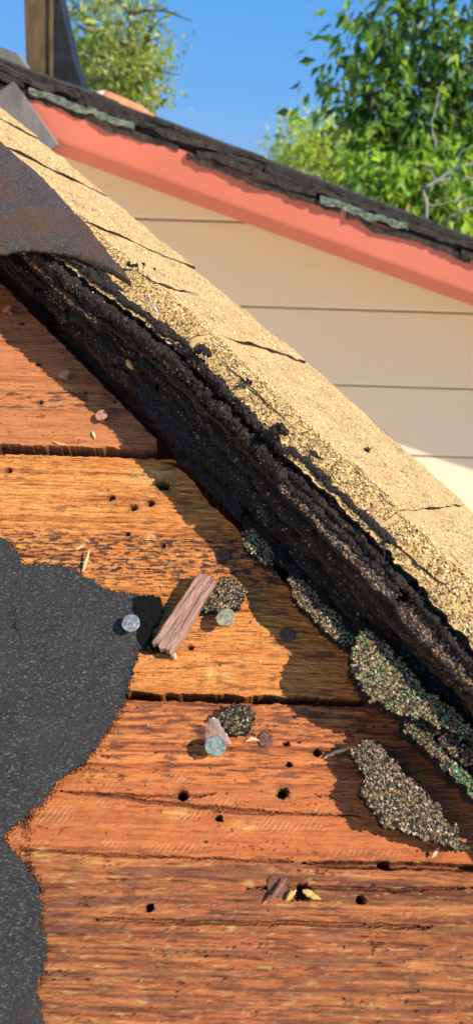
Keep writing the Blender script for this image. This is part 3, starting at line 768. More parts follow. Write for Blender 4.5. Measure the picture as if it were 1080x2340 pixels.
# older layers under the cap, each broken into pieces with ragged edges
DARKG = [(.014, .011, .008), (.034, .025, .016), (.065, .046, .028), (.042, .052, .018), (.11, .08, .045)]
def layer(w0, th, q0, t0, t1, seed, gw, pal, gsize=.9, dens=.55, droop=.12, qmax=None, rag=1.0, tilt=0.0, gmat=None, bm=None, edge_light=None):
    if t1-t0 < 25: return
    lim = min(92, QF-6+(WF-w0-th-6)*1.0)
    ra = np.linspace(0, 1, int((t1-t0)/1.3)); rb = np.r_[np.linspace(0, .5, 22), np.linspace(.56, 1, 8)]
    RA, RB = np.meshgrid(ra, rb, indexing='ij')
    Qn = q0+RB*(lim-q0); ts0 = t0+3+2.2*fbm(Qn/6, 0*Qn, seed+4); ts1 = t1-3+2.2*fbm(Qn/6, 0*Qn, seed+14)
    Tg = ts0+RA*(ts1-ts0)
    cor = 5*np.clip(1-np.minimum(Tg-t0, t1-Tg)/7, 0, 1)**2
    e = q0+cor+rag*(3.6*fbm(Tg/30, 0*Tg, seed)+1.3*fbm(Tg/7, 0*Tg, seed+2)+.45*fbm(Tg/2.5, 0*Tg, seed+3))
    Qg = e+RB*(lim-e); cm = np.ones((len(ra)-1, len(rb)-1), bool)
    wt = w0+th-droop*np.clip(66-Qg, 0, 40)+.7*fbm(Tg/28, Qg/28, seed+6)+.22*fbm(Tg/4, Qg/4, seed+7)+tilt*(Tg-(t0+t1)/2)
    wt -= .05*np.clip(e+3-Qg, 0, 3)**2
    XYZ = S(Tg, Qg, wt)-BASE; NR = np.zeros_like(XYZ); NR[..., 2] = -th*(1+.15*fbm(Tg/8, Qg/8, seed+8))
    V, Q, used = gridsheet(XYZ, cm, NR)
    o = link('shingle', mesh_np('shingle', V*.001, Q), bm or M_SHINGLEEDGE, stack)
    n = int((t1-t0)*24*dens)
    t_ = rng.uniform(t0, t1, n); q_ = q0-9+rng.random(n)**1.2*30
    ii = np.clip(((t_-t0-3)/(t1-t0-6)*(len(ra)-1)).astype(int), 0, len(ra)-2); rb_ = (q_-e[ii, 0])/(lim-e[ii, 0])
    jj = np.clip(np.searchsorted(rb, rb_)-1, 0, len(rb)-2); ok = (rb_ > .0) & (rb_ < .97) & (t_ > t0+4) & (t_ < t1-4)
    t_, q_, ii, jj = t_[ok], q_[ok], ii[ok], jj[ok]
    if len(t_):
        C = S(t_, q_, wt[ii, jj]+.2)-BASE; nm = np.tile([0, 0, 1.0], (len(t_), 1))
        col = pick(pal, gw, len(t_), .3)
        if edge_light is not None:
            k = (q_-e[ii, jj] < 1.8) & (rng.random(len(t_)) < .8); col[k] = pick(edge_light, [1]*len(edge_light), k.sum(), .2) if k.any() else col[k]
        V, T, cc = octas(C, nm, rng.uniform(.6, 1.3, len(t_))*gsize, col, .65)
        # broken face granules too
        k = rng.random(len(t_)) < .5
        me = mesh_np('granules', V*.001, None, T); colattr(me, 'gcol', cc); link('granules', me, gmat or M_GRANWET, o, 'stuff')
    return o
EDGEGOLD = [(.55, .33, .13), (.35, .18, .07), (.66, .45, .2)]
MIXG = DARKG+[(.30, .2, .09), (.17, .12, .08), (.38, .33, .27)]
BROWNG = [(.03, .020, .015), (.065, .042, .028), (.12, .075, .047), (.19, .12, .07), (.40, .24, .09), (.20, .165, .135)]
def segs(t0, t1, lo, hi, seed):
    r = np.random.default_rng(seed); out = []; t = t0
    while t < t1:
        l = r.uniform(lo, hi); out.append((t, min(t+l, t1))); t += l-2
    return out
MUTED = [(.10, .075, .05), (.16, .12, .085), (.06, .042, .03), (.22, .18, .13)]
for li, (w0, th, q0, dr, gw_) in enumerate([(1, 3.2, 45, .02, [4, 4, 3, 3, 1]), (6, 2.6, 51, .02, [4, 4, 3, 4, 1]), (10.5, 3.2, 47.5, .05, [4, 4, 3, 4, 1]), (16.5, 2.6, 54, .03, [4, 4, 3, 3, 2]), (21, 3.4, 49.5, .10, [4, 4, 3, 2, 2]),
                                            (28, 2.6, 57, .04, [4, 4, 3, 1, 2]), (32.5, 3.0, 54, .07, [4, 4, 3, 1, 1]), (38, 3.4, 56.5, .06, [5, 4, 3, 1, 1])]):
    for i, (a, b_) in enumerate(segs(-330, 520, 85, 190, li+1)):
        layer(w0, th, q0+[0, 3.5, -2, 2, -3][(i*2+li) % 5], a, b_, 200+li*100+i*11, gw_, DARKG, .75, .3, dr, None, .8, bm=M_SHINGLEBROWN if li % 2 else M_SHINGLEEDGE, edge_light=MUTED)
for i, (a, b_) in enumerate(segs(-330, 30, 110, 170, 6)):       # wide grainy ledge, lower right
    layer(46, 5, 54+[0, -1, 1][i % 3], a, b_, 700+i*11, [3, 4, 4, 3, 1.2, 2], BROWNG, .8, 2.2, .03, None, .5)
for i, (a, b_) in enumerate(segs(26, 520, 110, 190, 7)):        # gilt rim above the dark overhang
    m_ = (a+b_)/2
    layer(42, 4.5, float(ridge(m_))-6.5, a, b_, 800+i*11, [3, 3, 2, 2, 3, 1], BROWNG, .8, 1.6, .05, None, .45, edge_light=EDGEGOLD)
# crumbling tar beads along the broken edge
def bead(t0, t1, qf, w, r, seed, lump=.5, name='tar_bead', crumbs=1.0):
    ts = np.arange(t0, t1, .9); qq = qf(ts)+1.2*fbm(ts/16, 0*ts, seed)+.6*fbm(ts/5, 0*ts, seed+1)
    ww = w+1.0*fbm(ts/12, 0*ts+3, seed+2)
    rad = r*(1+.30*fbm(ts/9, 0*ts+9, seed+3)+.22*fbm(ts/3.5, 0*ts+2, seed+4)); rad *= np.clip(np.minimum(ts-t0, t1-ts)/5, .25, 1)
    path = S(ts, qq, ww)-BASE
    lumplen[0] = 5.0
    V, Q, T = tube(path, np.clip(rad, .6, 9), 14, True, lump, seed)
    o = link(name, mesh_np(name, V*.001, Q, T), M_TAR, stack)
    n = int((t1-t0)*r*2.0*crumbs); k = rng.integers(0, len(ts), n); ph = rng.uniform(-.4, pi+.4, n)
    dirv = np.stack([np.cos(ph)*.768, np.cos(ph)*.64, np.sin(ph)], -1)
    C = path[k]+dirv*(rad[k]*rng.uniform(.9, 1.18, n))[:, None]+rng.normal(0, .35, (n, 3))
    col = pick([(.012, .010, .010), (.035, .026, .024), (.075, .052, .045), (.14, .09, .06), (.34, .2, .08)], [5, 5, 3, 1.2, .15], n, .3)
    V, T, cc = octas(C, dirv, rng.uniform(.4, .95, n), col, .8)
    me = mesh_np('granules', V*.001, None, T); colattr(me, 'gcol', cc); link('granules', me, M_GRANWET, o, 'stuff')
bead(-42, 40, lambda t: ridge(t)+6.5, 58.8, 2.1, 900, .28, crumbs=.3)
bead(126, 268, lambda t: ridge(t)+6.5, 59.2, 2.7, 904, .28, crumbs=.3)
bead(120, 264, lambda t: ridge(t)-2.8, 53.0, 3.6, 910, .30, crumbs=.3)
bead(24, 128, lambda t: ridge(t)-4.0, 52.0, 3.5, 912, .6, crumbs=.5)
bead(30, 138, lambda t: ridge(t)+3.6, 57.5, 2.7, 930, .6, crumbs=.5)
bead(-200, 32, lambda t: ridge(t)-1.0+0*t, 53.5, 2.1, 920, .35, crumbs=.3)
bead(-60, 60, lambda t: ridge(t)-5.5+0*t, 51.5, 1.6, 940, .4, crumbs=.4)
bead(-210, -20, lambda t: ridge(t)-9.8, 49.5, 1.3, 950, .5, crumbs=.3)
bead(30, 240, lambda t: ridge(t)-8.2, 47.0, 1.3, 960, .4, crumbs=.5)
# stray tar lumps on the cap
for t, s, r, sd_, lab in ((46, -18, 3.0, 1, 'tar bead curling onto the gold shingle below the staples'), (116, -16, 2.6, 2, 'flat black tar scrap on the gold shingle below the upper staple'), ):
    p = capP(np.array([t]), np.array([s]), np.array([7.0]))[0]
    ts = np.linspace(-7, 7, 22); path = np.stack([ts*.75, -ts*.2+1.2*np.sin(ts/3+sd_), -.5+.5*np.cos(ts/4)], -1)
    lumplen[0] = 3.0
    V, Q, T = tube(path, r*np.sqrt(np.clip(1-(ts/7.4)**2, .05, 1)), 12, True, .5, sd_)
    o = tag(link('tar_lump', mesh_np('tar_lump', V*.001, Q, T), M_TAR), lab, 'tar'); o.matrix_world = roofm(*p)

# ================================================================== FELT
def polysheet(poly, base, wfun, th, du, dv, seed, rag=1.0, span=None):
    lo = poly.min(0)-3; hi = poly.max(0)+3
    Ug, Vg = np.meshgrid(np.arange(lo[0], hi[0], du), np.arange(lo[1], hi[1], dv), indexing='ij')
    Ug = Ug+rng.uniform(-.25, .25, Ug.shape)*du; Vg = Vg+rng.uniform(-.25, .25, Vg.shape)*dv
    Uc = (Ug[:-1, :-1]+Ug[1:, 1:])/2; Vc = (Vg[:-1, :-1]+Vg[1:, 1:])/2
    m = inpoly(Uc+rag*(1.4*fbm(Uc/7, Vc/7, seed)+.6*fbm(Uc/2, Vc/2, seed+1)), Vc+rag*(1.4*fbm(Uc/7, Vc/7, seed+2)+.6*fbm(Uc/2, Vc/2, seed+3)), poly)
    wt = wfun(Ug, Vg)
    XYZ = np.stack([Ug, Vg, wt], -1)-base; NR = np.zeros_like(XYZ); NR[..., 2] = -th
    V, Q, used = gridsheet(XYZ, m, NR)
    return V*.001, Q, (Ug, Vg, wt, m)
def single(name, V, Q, T, m, M_, label, cat, smooth=False, group=None):
    o = link(name, mesh_np(name, V, Q, T, smooth), m); o.matrix_world = M_; return tag(o, label, cat, group)
feltpx = [(-420, 1150), (0, 1230), (22, 1238), (44, 1268), (54, 1292), (100, 1295), (140, 1291), (165, 1304), (190, 1320), (215, 1326), (240, 1350), (298, 1360), (318, 1364), (330, 1400), (335, 1440), (325, 1475), (303, 1530), (292, 1570), (287, 1610), (262, 1650), (222, 1708), (192, 1750), (150, 1770), (128, 1802), (98, 1840), (60, 1870), (34, 1890), (11, 1920), (24, 1945), (42, 1962), (76, 1990), (92, 2020), (97, 2060), (97, 2113), (108, 2180), (90, 2260), (120, 2420), (-300, 2500), (-420, 1900)]
poly = PP(feltpx, 2.0)
FV = P(150, 1640)[1]
def feltw(U, V):
    return 4.6-.9*sstep(FV-1.0, FV+1.0, V+2*fbm(U/30, 0*U, 309))+1.3*fbm(U/55, V/40, 301, 3)+.5*fbm(U/14, V/14, 302, 3)+.22*fbm(U/2.2, V/2.2, 303, 2)
fb = np.array([*P(100, 1600), 0])
V, Q, inf = polysheet(poly, fb, feltw, 1.6, 1.15, 1.15, 310, 1.0)
felt_o = single('roofing_felt', V, Q, None, M_FELT, roofm(*fb), 'torn black roofing felt sheet lying on the boards at lower left', 'felt')
# frayed fibres along its torn edge
def fray(parent, ring, base, wv, n, lmax, m, seed):
    r = np.random.default_rng(seed); d = np.roll(ring, -1, 0)-ring; L = np.linalg.norm(d, axis=1); k = r.choice(len(ring), n, p=L/L.sum()); a = r.random(n)
    p = ring[k]+d[k]*a[:, None]+r.normal(0, .9, (n, 2)); ang = r.uniform(0, 2*pi, n); ln = r.uniform(.25, 1, n)**1.5*lmax
    e1 = np.stack([np.cos(ang), np.sin(ang)], -1)*ln[:, None]; sd2 = np.stack([-np.sin(ang), np.cos(ang)], -1)*.22
    A = np.c_[p+sd2, np.full(n, wv)]; B2 = np.c_[p-sd2, np.full(n, wv)]; M2 = np.c_[p+e1*.6+r.normal(0, .4, (n, 2)), wv+r.uniform(-.5, 1.6, n)]; E2 = np.c_[p+e1+r.normal(0, .5, (n, 2)), wv+r.uniform(-1.5, 2.0, n)]
    V = np.stack([A, B2, M2, M2+np.array([0, 0, .3]), E2], 1).reshape(-1, 3)-base; i = np.arange(n)[:, None]*5
    T = np.concatenate([i+np.array([[0, 1, 2]]), i+np.array([[0, 2, 3]]), i+np.array([[1, 3, 2]]), i+np.array([[2, 4, 3]])])
    link('frayed_fibres', mesh_np('frayed_fibres', V*.001, None, T), m, parent, 'stuff')
fray(felt_o, poly[2:36], fb, 2.4, 1500, 4.0, M_MATTBLACK, 8)
# thin matt black patch beside the chip
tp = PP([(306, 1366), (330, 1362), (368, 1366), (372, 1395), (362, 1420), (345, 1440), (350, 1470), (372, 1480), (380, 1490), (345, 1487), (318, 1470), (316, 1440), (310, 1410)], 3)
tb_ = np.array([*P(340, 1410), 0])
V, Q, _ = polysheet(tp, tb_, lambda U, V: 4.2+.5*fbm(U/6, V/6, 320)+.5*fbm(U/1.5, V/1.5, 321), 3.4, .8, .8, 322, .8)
single('black_patch', V, Q, None, M_MATTBLACK, roofm(*tb_), 'small matt black patch between the felt and the wood chip', 'tar')
# scrap of felt under the shingles, upper left
sp_ = PP([(58, 632), (80, 700), (100, 722), (150, 745), (185, 742), (330, 880), (420, 850), (260, 640)], 2)
sb = np.array([*P(150, 700), 0])
V, Q, _ = polysheet(sp_, sb, lambda U, V: 2.2+.5*fbm(U/18, V/18, 330), 1.4, 1.6, 1.6, 331, 1.0)
single('felt_scrap', V, Q, None, M_MATTBLACK, roofm(*sb), 'black felt scrap sticking out under the shingles at the upper left', 'felt')
# the folded flap over the hip
def flapw(q):
    s = np.asarray(q, float)
    _, idx = None, None
    far = np.interp(s, _q, _w)+9.0
    d = np.clip(70-s, 0, 200)
    return far-.002*d**2-.05*d
def flap_hit(x, y):
    d = ray(x, y); lo, hi = .2, .9
    def fn(k):
        p = d*k-ORG; u, v, w = p@EU*1000, p@EV*1000, p@EN*1000
        t, q = uq(u, v); return w-flapw(q), (u, v, w)
    ks = np.linspace(lo, hi, 240); prev = fn(ks[0])[0]
    for a, b_ in zip(ks[:-1], ks[1:]):
        f = fn(b_)[0]
        if f <= 0:
            for _ in range(22):
                m = (a+b_)/2
                if fn(m)[0] > 0: a = m
                else: b_ = m
            return np.array(fn(a)[1])
    return np.array(fn(hi)[1])
upper = np.array([(-260, 85), (-120, 213), (0, 322), (50, 365), (97, 405), (135, 447), (168, 482), (215, 535), (240, 566), (258, 592), (280, 617), (299, 640)], float)
lower = np.array([(-260, 640), (-120, 600), (0, 573), (40, 566), (75, 564), (110, 567), (140, 572), (170, 580), (205, 593), (235, 607), (268, 624), (299, 642)], float)
ka = 90; kb = 46
tt = np.linspace(0, 1, ka); ssq = np.linspace(0, 1, len(upper))
UPc = np.stack([np.interp(tt, ssq, upper[:, i]) for i in range(2)], 1); LWc = np.stack([np.interp(tt, ssq, lower[:, i]) for i in range(2)], 1)
UPc += np.c_[fbm(tt*40, 0*tt, 341)*2.0, fbm(tt*40, 0*tt+5, 341)*2.0]; LWc += np.c_[0*tt, fbm(tt*36, 0*tt+5, 342)*2.0]
XYZ = np.zeros((ka, kb, 3))
for i in range(ka):
    for j in range(kb):
        p = UPc[i]+(LWc[i]-UPc[i])*(j/(kb-1)); XYZ[i, j] = flap_hit(*p)
U_, V_ = XYZ[..., 0], XYZ[..., 1]
bb_ = np.linspace(0, 1, kb)[None]
XYZ[..., 2] += 1.0*fbm(U_/30, V_/30, 343, 3)+.25*fbm(U_/4, V_/4, 344)-2.5*np.clip((bb_-.82)/.18, 0, 1)**2+2.0*np.exp(-((bb_-.62)/.16)**2)*np.clip(1-tt[:, None]*1.1, 0, 1)
fbse = np.array([*XYZ[30, 20, :2], 40.0]); fbse = XYZ[30, 20].copy()
NR = np.zeros_like(XYZ); NR[..., 2] = -2.0; NR[..., 0] = 0
V, Q, _ = gridsheet(XYZ-fbse, np.ones((ka-1, kb-1), bool), NR)
single('felt_flap', V*.001, Q, None, M_FLAP, roofm(*fbse), 'brown weathered felt flap curled over the hip shingles at upper left', 'felt', True)

# ================================================================== SHINGLE FRAGMENTS
GREY = [(.075, .054, .030), (.15, .105, .056), (.27, .185, .095), (.38, .275, .155), (.022, .017, .012), (.25, .135, .05), (.09, .125, .038), (.48, .38, .24)]
def fragment(pts, w, wfun, th, label, seed, gw, gs=1.15, dens=1.15, du=.9, rag=1.2, bm=None, pal=GREY):
    poly = PP(pts, w); c = poly.mean(0); base = np.array([c[0], c[1], 0.0])
    wf = lambda U, V: wfun(U-c[0], V-c[1])+.5*fbm(U/6, V/6, seed)+.25*fbm(U/2, V/2, seed+1)
    V, Q, (Ug, Vg, wt, m) = polysheet(poly, base, wf, th, du, du, seed, rag)
    o = single('shingle_fragment', V, Q, None, bm or M_SHINGLEEDGE, roofm(*base), label, 'shingle', False, 'broken shingle fragments')
    ii, jj = np.nonzero(m); n = int(len(ii)*du*du*dens*1.6)
    k = rng.integers(0, len(ii), n); a = rng.random((n, 2))
    u_ = Ug[ii[k], jj[k]]+a[:, 0]*du; v_ = Vg[ii[k], jj[k]]+a[:, 1]*du; w_ = wt[ii[k], jj[k]]
    C = np.stack([u_, v_, w_+rng.uniform(-.1, .25, n)], -1)-base
    gwt = gw(u_-c[0], v_-c[1]) if callable(gw) else None
    col = pick(pal, gw if gwt is None else [3, 4, 5, 3, 3, 6, 1, 1], n, .28)
    if gwt is not None:
        kk = rng.random(n) < gwt; col[kk] = pick([(.13, .24, .08), (.19, .32, .12), (.10, .17, .055), (.30, .42, .22)], [3, 2, 3, 1], kk.sum(), .2)
    nm = np.tile([0, 0, 1.0], (n, 1))
    V1, T1, c1 = octas(C, nm, rng.uniform(.4, 1.05, n)*gs*.72, col*.85, .5)
    # granules on the broken rim
    mp = np.pad(m, 1); bd = m & ~(mp[:-2, 1:-1] & mp[2:, 1:-1] & mp[1:-1, :-2] & mp[1:-1, 2:])
    bi, bj = np.nonzero(bd); n2 = int(len(bi)*.9); k = rng.integers(0, len(bi), n2)
    C2 = np.stack([Ug[bi[k], bj[k]]+rng.normal(.4, .5, n2), Vg[bi[k], bj[k]]+rng.normal(.4, .5, n2), wt[bi[k], bj[k]]-rng.uniform(0, th, n2)], -1)-base
    V2, T2, c2 = octas(C2, rng.normal(size=(n2, 3)), rng.uniform(.4, .9, n2)*gs, pick(DARKG, [5, 4, 3, .6, 1], n2, .3), .8)
    me = mesh_np('granules', np.concatenate([V1, V2])*.001, None, np.concatenate([T1, T2+len(V1)])); colattr(me, 'gcol', np.concatenate([c1, c2]))
    link('granules', me, M_GRAN, o, 'stuff')
    return o
GWN = [4, 5, 4.5, 3, 3, 2, .5, 1.6]
fragment([(487, 1330), (520, 1325), (557, 1345), (548, 1385), (520, 1400), (497, 1398), (450, 1392), (462, 1372)], 6, lambda u, v: 7.0+.03*u, 5.5, 'small square grey shingle crumb between the wood chip and a bright nail', 401, [4, 5, 4, 4, 3, 2, .2, 1.5])
fragment([(500, 1640), (520, 1615), (547, 1607), (582, 1630), (574, 1658), (558, 1676), (535, 1686), (512, 1668)], 6, lambda u, v: 6.5+.05*v, 6, 'rounded dark shingle crumb on the board above the greenish nail', 402, [6, 4, 2.5, 1.2, 6, 1.5, .1, .6])
fragment([(795, 1722), (832, 1690), (862, 1692), (905, 1745), (960, 1800), (1020, 1868), (1068, 1938), (1046, 1946), (1000, 1926), (965, 1920), (920, 1897), (872, 1890), (846, 1846), (818, 1815), (826, 1782), (834, 1770), (815, 1746)], 12, lambda u, v: 12.5-.11*(.77*u+.64*v)-.003*np.clip(.77*u+.64*v-2, 0, 50)**2+.03*u, 7, 'large loose grey shingle piece lying on the boards at lower right', 403, GWN, 1.2)
fragment([(818, 1440), (838, 1438), (868, 1462), (905, 1500), (955, 1556), (1015, 1606), (1085, 1668), (1160, 1730), (1160, 1770), (1085, 1702), (1040, 1676), (985, 1652), (940, 1640), (890, 1620), (845, 1602), (815, 1562), (802, 1512)], 33, lambda u, v: 33-.10*(.77*u+.64*v), 12, 'big green flecked shingle chunk jutting from the stack at right', 404,
         lambda u, v: .07+.24*(fbm(u/9, v/9, 70) > .15), 1.2)
fragment([(655, 1330), (668, 1318), (690, 1328), (725, 1362), (765, 1402), (796, 1442), (803, 1474), (786, 1482), (742, 1442), (700, 1402), (662, 1352)], 22, lambda u, v: 23-.03*(.77*u+.64*v), 8, 'long narrow grey shingle strip protruding above a flush nail', 405, lambda u, v: .06+.3*((u > 12) & (v < -10)), 1.0)
fragment([(553, 1222), (566, 1208), (582, 1214), (606, 1242), (630, 1270), (624, 1292), (592, 1286), (556, 1246)], 16, lambda u, v: 18+.02*v, 7, 'short brown shingle stub with a green spot poking from the stack', 406, lambda u, v: .04+.6*(np.hypot(u+3, v-3) < 3), 1.0)
fragment([(918, 1652), (940, 1640), (962, 1652), (992, 1690), (1040, 1738), (1090, 1792), (1150, 1860), (1150, 1890), (1088, 1832), (1020, 1766), (962, 1702), (926, 1674)], 25, lambda u, v: 26-.05*(.77*u+.64*v), 12, 'shingle strip with mint green granules at the right frame edge', 407, lambda u, v: .08+.75*((fbm(u/8, v/8, 72) > .08) & (u > 2)), 1.05)
fragment([(985, 1652), (1010, 1656), (1050, 1690), (1095, 1725), (1150, 1770), (1150, 1810), (1095, 1765), (1050, 1740), (1010, 1700)], 28, lambda u, v: 28, 8, 'rusty brown shingle strip squeezed under the green flecked chunk', 408, [3, 2, 2, 1, 4, 6, .4, .5], 1.0)
fragment([(578, 1152), (588, 1148), (600, 1165), (614, 1190), (616, 1202), (604, 1198), (590, 1180)], 28, lambda u, v: 29, 4, 'tiny brown shingle sliver caught in the dark shingle layers', 409, [3, 4, 3, 1, 3, 6, .2, 1], .8)

DK = [(.012, .011, .010), (.03, .024, .018), (.06, .045, .03), (.035, .06, .03), (.11, .085, .055), (.20, .16, .12), (.05, .10, .05), (.30, .25, .19)]
fragment([(308, 890), (322, 874), (348, 878), (392, 915), (440, 962), (500, 1018), (560, 1082), (604, 1150), (592, 1162), (540, 1112), (470, 1056), (400, 1004), (350, 952)], 22, lambda u, v: 22+.12*(.77*u+.64*v), 6, 'dark curled shingle tongue with pale rim below the tar ridge', 410, [5, 4, 3, 3, 1, .5, 1.2, .3], .8, .5, pal=DK)
fragment([(382, 1000), (420, 1020), (470, 1062), (530, 1122), (560, 1165), (548, 1190), (500, 1140), (440, 1075), (395, 1030)], 9, lambda u, v: 10, 5, 'lowest dark shingle remnant over the gap at the board ends', 411, [6, 4, 3, 2, .6, .2, .6, .1], .8, .5, pal=DK)
fragment([(104, 668), (120, 662), (140, 680), (152, 700), (150, 712), (130, 698), (112, 690)], 22, lambda u, v: 22, 4, 'pale crusty scrap stuck in the dark layers at upper left', 412, [1, 2, 3, 4, 1, .5, 1, 3], .8, 1.0)
fragment([(132, 722), (150, 708), (172, 716), (186, 736), (180, 744), (156, 736), (140, 738)], 17, lambda u, v: 17, 4, 'pale green crusty scrap just above the felt scrap', 413, lambda u, v: .3+0*u, .8, 1.0)

# ================================================================== NAILS
def nail(px, h, rad, m, label, th=1.5, shank=True, tiltv=(0, 0), group='nails', ring=True, sm=None, squash=1.0):
    u, v = P(px[0], px[1], h)
    u -= tiltv[0]*h; v -= tiltv[1]*h
    e = empty('nail', label, 'nail', roofm(u, v, 0), group)
    ph = np.linspace(0, 2*pi, 28, endpoint=False)
    jr = 1+.035*np.sin(ph*2+px[0])+.02*np.sin(ph*5+px[1])
    prof = [(0.0, .12), (.30, .12), (.34, .22), (.48, .22), (.52, .08), (.86, .06), (.96, .0), (1.0, -.2), (.98, -th), (.3, -th-.3), (0, -th-.3)] if ring else [(0, .12), (.5, .10), (.85, .02), (.97, -.2), (1.0, -.5), (.95, -th), (.3, -th), (0, -th)]
    cx = np.array([tiltv[0]*h, tiltv[1]*h, h])
    ring_ = []
    for r, z in prof:
        ring_.append(np.stack([np.cos(ph)*rad*r*jr, np.sin(ph)*rad*r*jr*squash, np.full(28, z)+.12*fbm(np.cos(ph)*2*r, np.sin(ph)*2*r, int(px[0]))], -1))
    V = np.array(ring_)
    V[..., 2] += -(V[..., 0]*tiltv[0]+V[..., 1]*tiltv[1])
    V = (V+cx).reshape(-1, 3); I = np.arange(len(prof)*28).reshape(len(prof), 28); J = np.roll(I, -1, 1)
    Q = np.stack([I[:-1], I[1:], J[1:], J[:-1]], -1).reshape(-1, 4)
    link('head', mesh_np('head', V*.001, Q, None, False), m, e)
    if shank:
        path = np.array([cx+[0, 0, -th], [tiltv[0]*h*.5, tiltv[1]*h*.5, h*.5], [0, 0, -2], [0, 0, -24.0]])
        V, Q, T = tube(path, [1.75, 1.6, 1.6, .4], 12); link('shank', mesh_np('shank', V*.001, Q, T, True), sm or m, e)
nail((299, 1423), 11, 5.0, M_GALV, 'bright galvanised nail standing proud at the edge of the black felt', tiltv=(-.12, .10))
nail((515, 1410), 11, 5.05, M_GALVG, 'yellowish galvanised nail below the small square shingle crumb', tiltv=(-.20, .02))
nail((492, 1704), 10, 5.2, M_GALVGR, 'greenish tarnished nail with clear film behind it on the lower board', tiltv=(0, .05))
nail((147, 852), 4.5, 3.9, M_RUSTL, 'rusty nail standing up at the shadow edge, upper left board', ring=False, tiltv=(-.25, .1))
nail((232, 947), 5.0, 4.2, M_RUSTL, 'round rusty nail standing proud near the lower edge of the upper board', ring=False, tiltv=(-.1, 0))
nail((16, 704), 4.5, 4.0, M_RUSTL, 'rusty bent nail at the left frame edge on the upper board', ring=False, tiltv=(-.5, .1), squash=.8)
nail((510, 1268), 1.0, 4.3, M_RUST, 'flush dark nail head in shadow right of the wood chip', ring=False)
nail((655, 1450), .9, 4.4, M_RUST, 'flush dark nail head half in shadow left of the narrow shingle strip', ring=False)
nail((607, 1690), 1.2, 4.1, M_RUST, 'flush rusty brown nail head right of the greenish nail', ring=False)
nail((632, 2024), .6, 4.6, M_RUST, 'flush rusty nail head under a brown twig near the bottom', ring=False)

# ================================================================== SMALL THINGS
# wood chip
A, B_, C_, D_ = P(452, 1300, 16), P(496, 1318, 16), P(392, 1492, 9), P(346, 1466, 9)
mid = (A+B_+C_+D_)/4; axis = (A+B_)/2-(C_+D_)/2; Lc = np.linalg.norm(axis); axis /= Lc
Wc = (np.linalg.norm(A-B_)+np.linalg.norm(C_-D_))/2; nx, ny = 22, 70
gx = np.linspace(-Wc/2, Wc/2, nx); gy = np.linspace(-Lc/2, Lc/2, ny); GX, GY = np.meshgrid(gx, gy, indexing='ij')
top = 12.5+.055*GY+1.0*fbm(GX/3.5, GY/40, 501)+.55*fbm(GX/1.2, GY/16, 502)-.5*np.clip(np.abs(GX)-Wc*.36, 0, 9)**2
GYj = GY+np.where(GY > Lc*.46, 1.6*fbm(GX/2.5, 0*GX, 503), 0)+np.where(GY < -Lc*.46, 2.2*fbm(GX/2.5, 0*GX+4, 504), 0)
GXj = GX*(1+.06*fbm(GY/14, 0*GY, 505)+.10*(-GY/Lc))
XYZ = np.stack([GXj, GYj, top], -1); NR = np.zeros_like(XYZ); NR[..., 2] = -7.5-.6*fbm(GX/3, GY/20, 506)
V, Q, _ = gridsheet(XYZ, np.ones((nx-1, ny-1), bool), NR)
ang = math.atan2(axis[1], axis[0])-pi/2
single('wood_chip', V*.001, Q, None, M_CHIP, roofm(mid[0], mid[1], -1.5) @ Matrix.Rotation(ang, 4, 'Z'), 'thick rough greyish brown wood chip lying askew between two bright nails', 'wood chip')
# splinters and twigs : tapered slivers
def sliver(pts, w, r, m, label, name='splinter', flat=.5, lift=0, group='splinters on the boards', cat='splinter'):
    pp = PP(pts, w); n = 14; tt = np.linspace(0, 1, n); ss = np.linspace(0, 1, len(pp))
    path = np.stack([np.interp(tt, ss, pp[:, 0]), np.interp(tt, ss, pp[:, 1]), w+lift*tt+.2*np.sin(tt*7)], -1); base = path[0].copy(); base[2] = 0
    path += rng.normal(0, .12, path.shape)
    V, Q, T = tube(path-base, r*np.clip(np.sin(pi*np.clip(tt*.86+.08, 0, 1)), .12, 1), 6)
    V[:, 2] = (V[:, 2]-w)*flat+w
    return single(name, V*.001, Q, T, m, roofm(*base), label, cat, False, group)
sliver([(190, 1308), (197, 1288), (207, 1261)], 2.0, .9, M_SPLIT, 'pale splinter standing at the top edge of the black felt', lift=6)
sliver([(172, 1257), (182, 1251), (194, 1245)], 1.2, .7, M_SPLIT, 'short pale splinter on the orange board above the felt')
sliver([(395, 1490), (399, 1498), (402, 1508)], 1.5, 1.0, M_SPLIT, 'white splinter tip just below the wood chip', lift=2)
sliver([(985, 1960), (992, 1948), (1001, 1936)], 2.0, .9, M_SPLIT, 'pale splinter under the point of the large loose shingle piece', lift=3)
sliver([(740, 1732), (770, 1718), (808, 1707)], 1.5, .9, M_SPLIT, 'long pale sliver left of the large loose shingle piece', lift=1)
sliver([(212, 985), (214, 992), (218, 1003)], 1.5, .9, M_SPLIT, 'tiny pale splinter below the round rusty nail')
sliver([(272, 1000), (290, 1012), (312, 1030)], 1.5, .5, M_SPLITD, 'thin brown twig at the right end of the upper board')
sliver([(610, 2066), (632, 2036), (655, 2004)], 2.8, 1.0, M_SPLITD, 'brown twig lying across the flush rusty nail near the bottom', lift=1)
sliver([(655, 2058), (664, 2044), (676, 2034)], 1.5, 1.3, M_SPLITY, 'yellow splinter beside the hole near the bottom nail', lift=2)
sliver([(690, 2034), (705, 2042), (732, 2056)], 1.8, 1.5, M_SPLITY, 'broad yellow wood sliver right of the hole near the bottom', lift=2)
sliver([(120, 1008), (135, 1014), (155, 1017)], 1.0, 1.0, M_SPLITY, 'yellowish chip at the lower edge of the upper board')
sliver([(560, 1693), (575, 1688), (592, 1692)], 1.2, .9, M_SPLIT, 'pale flake between the greenish nail and the flush rusty nail')
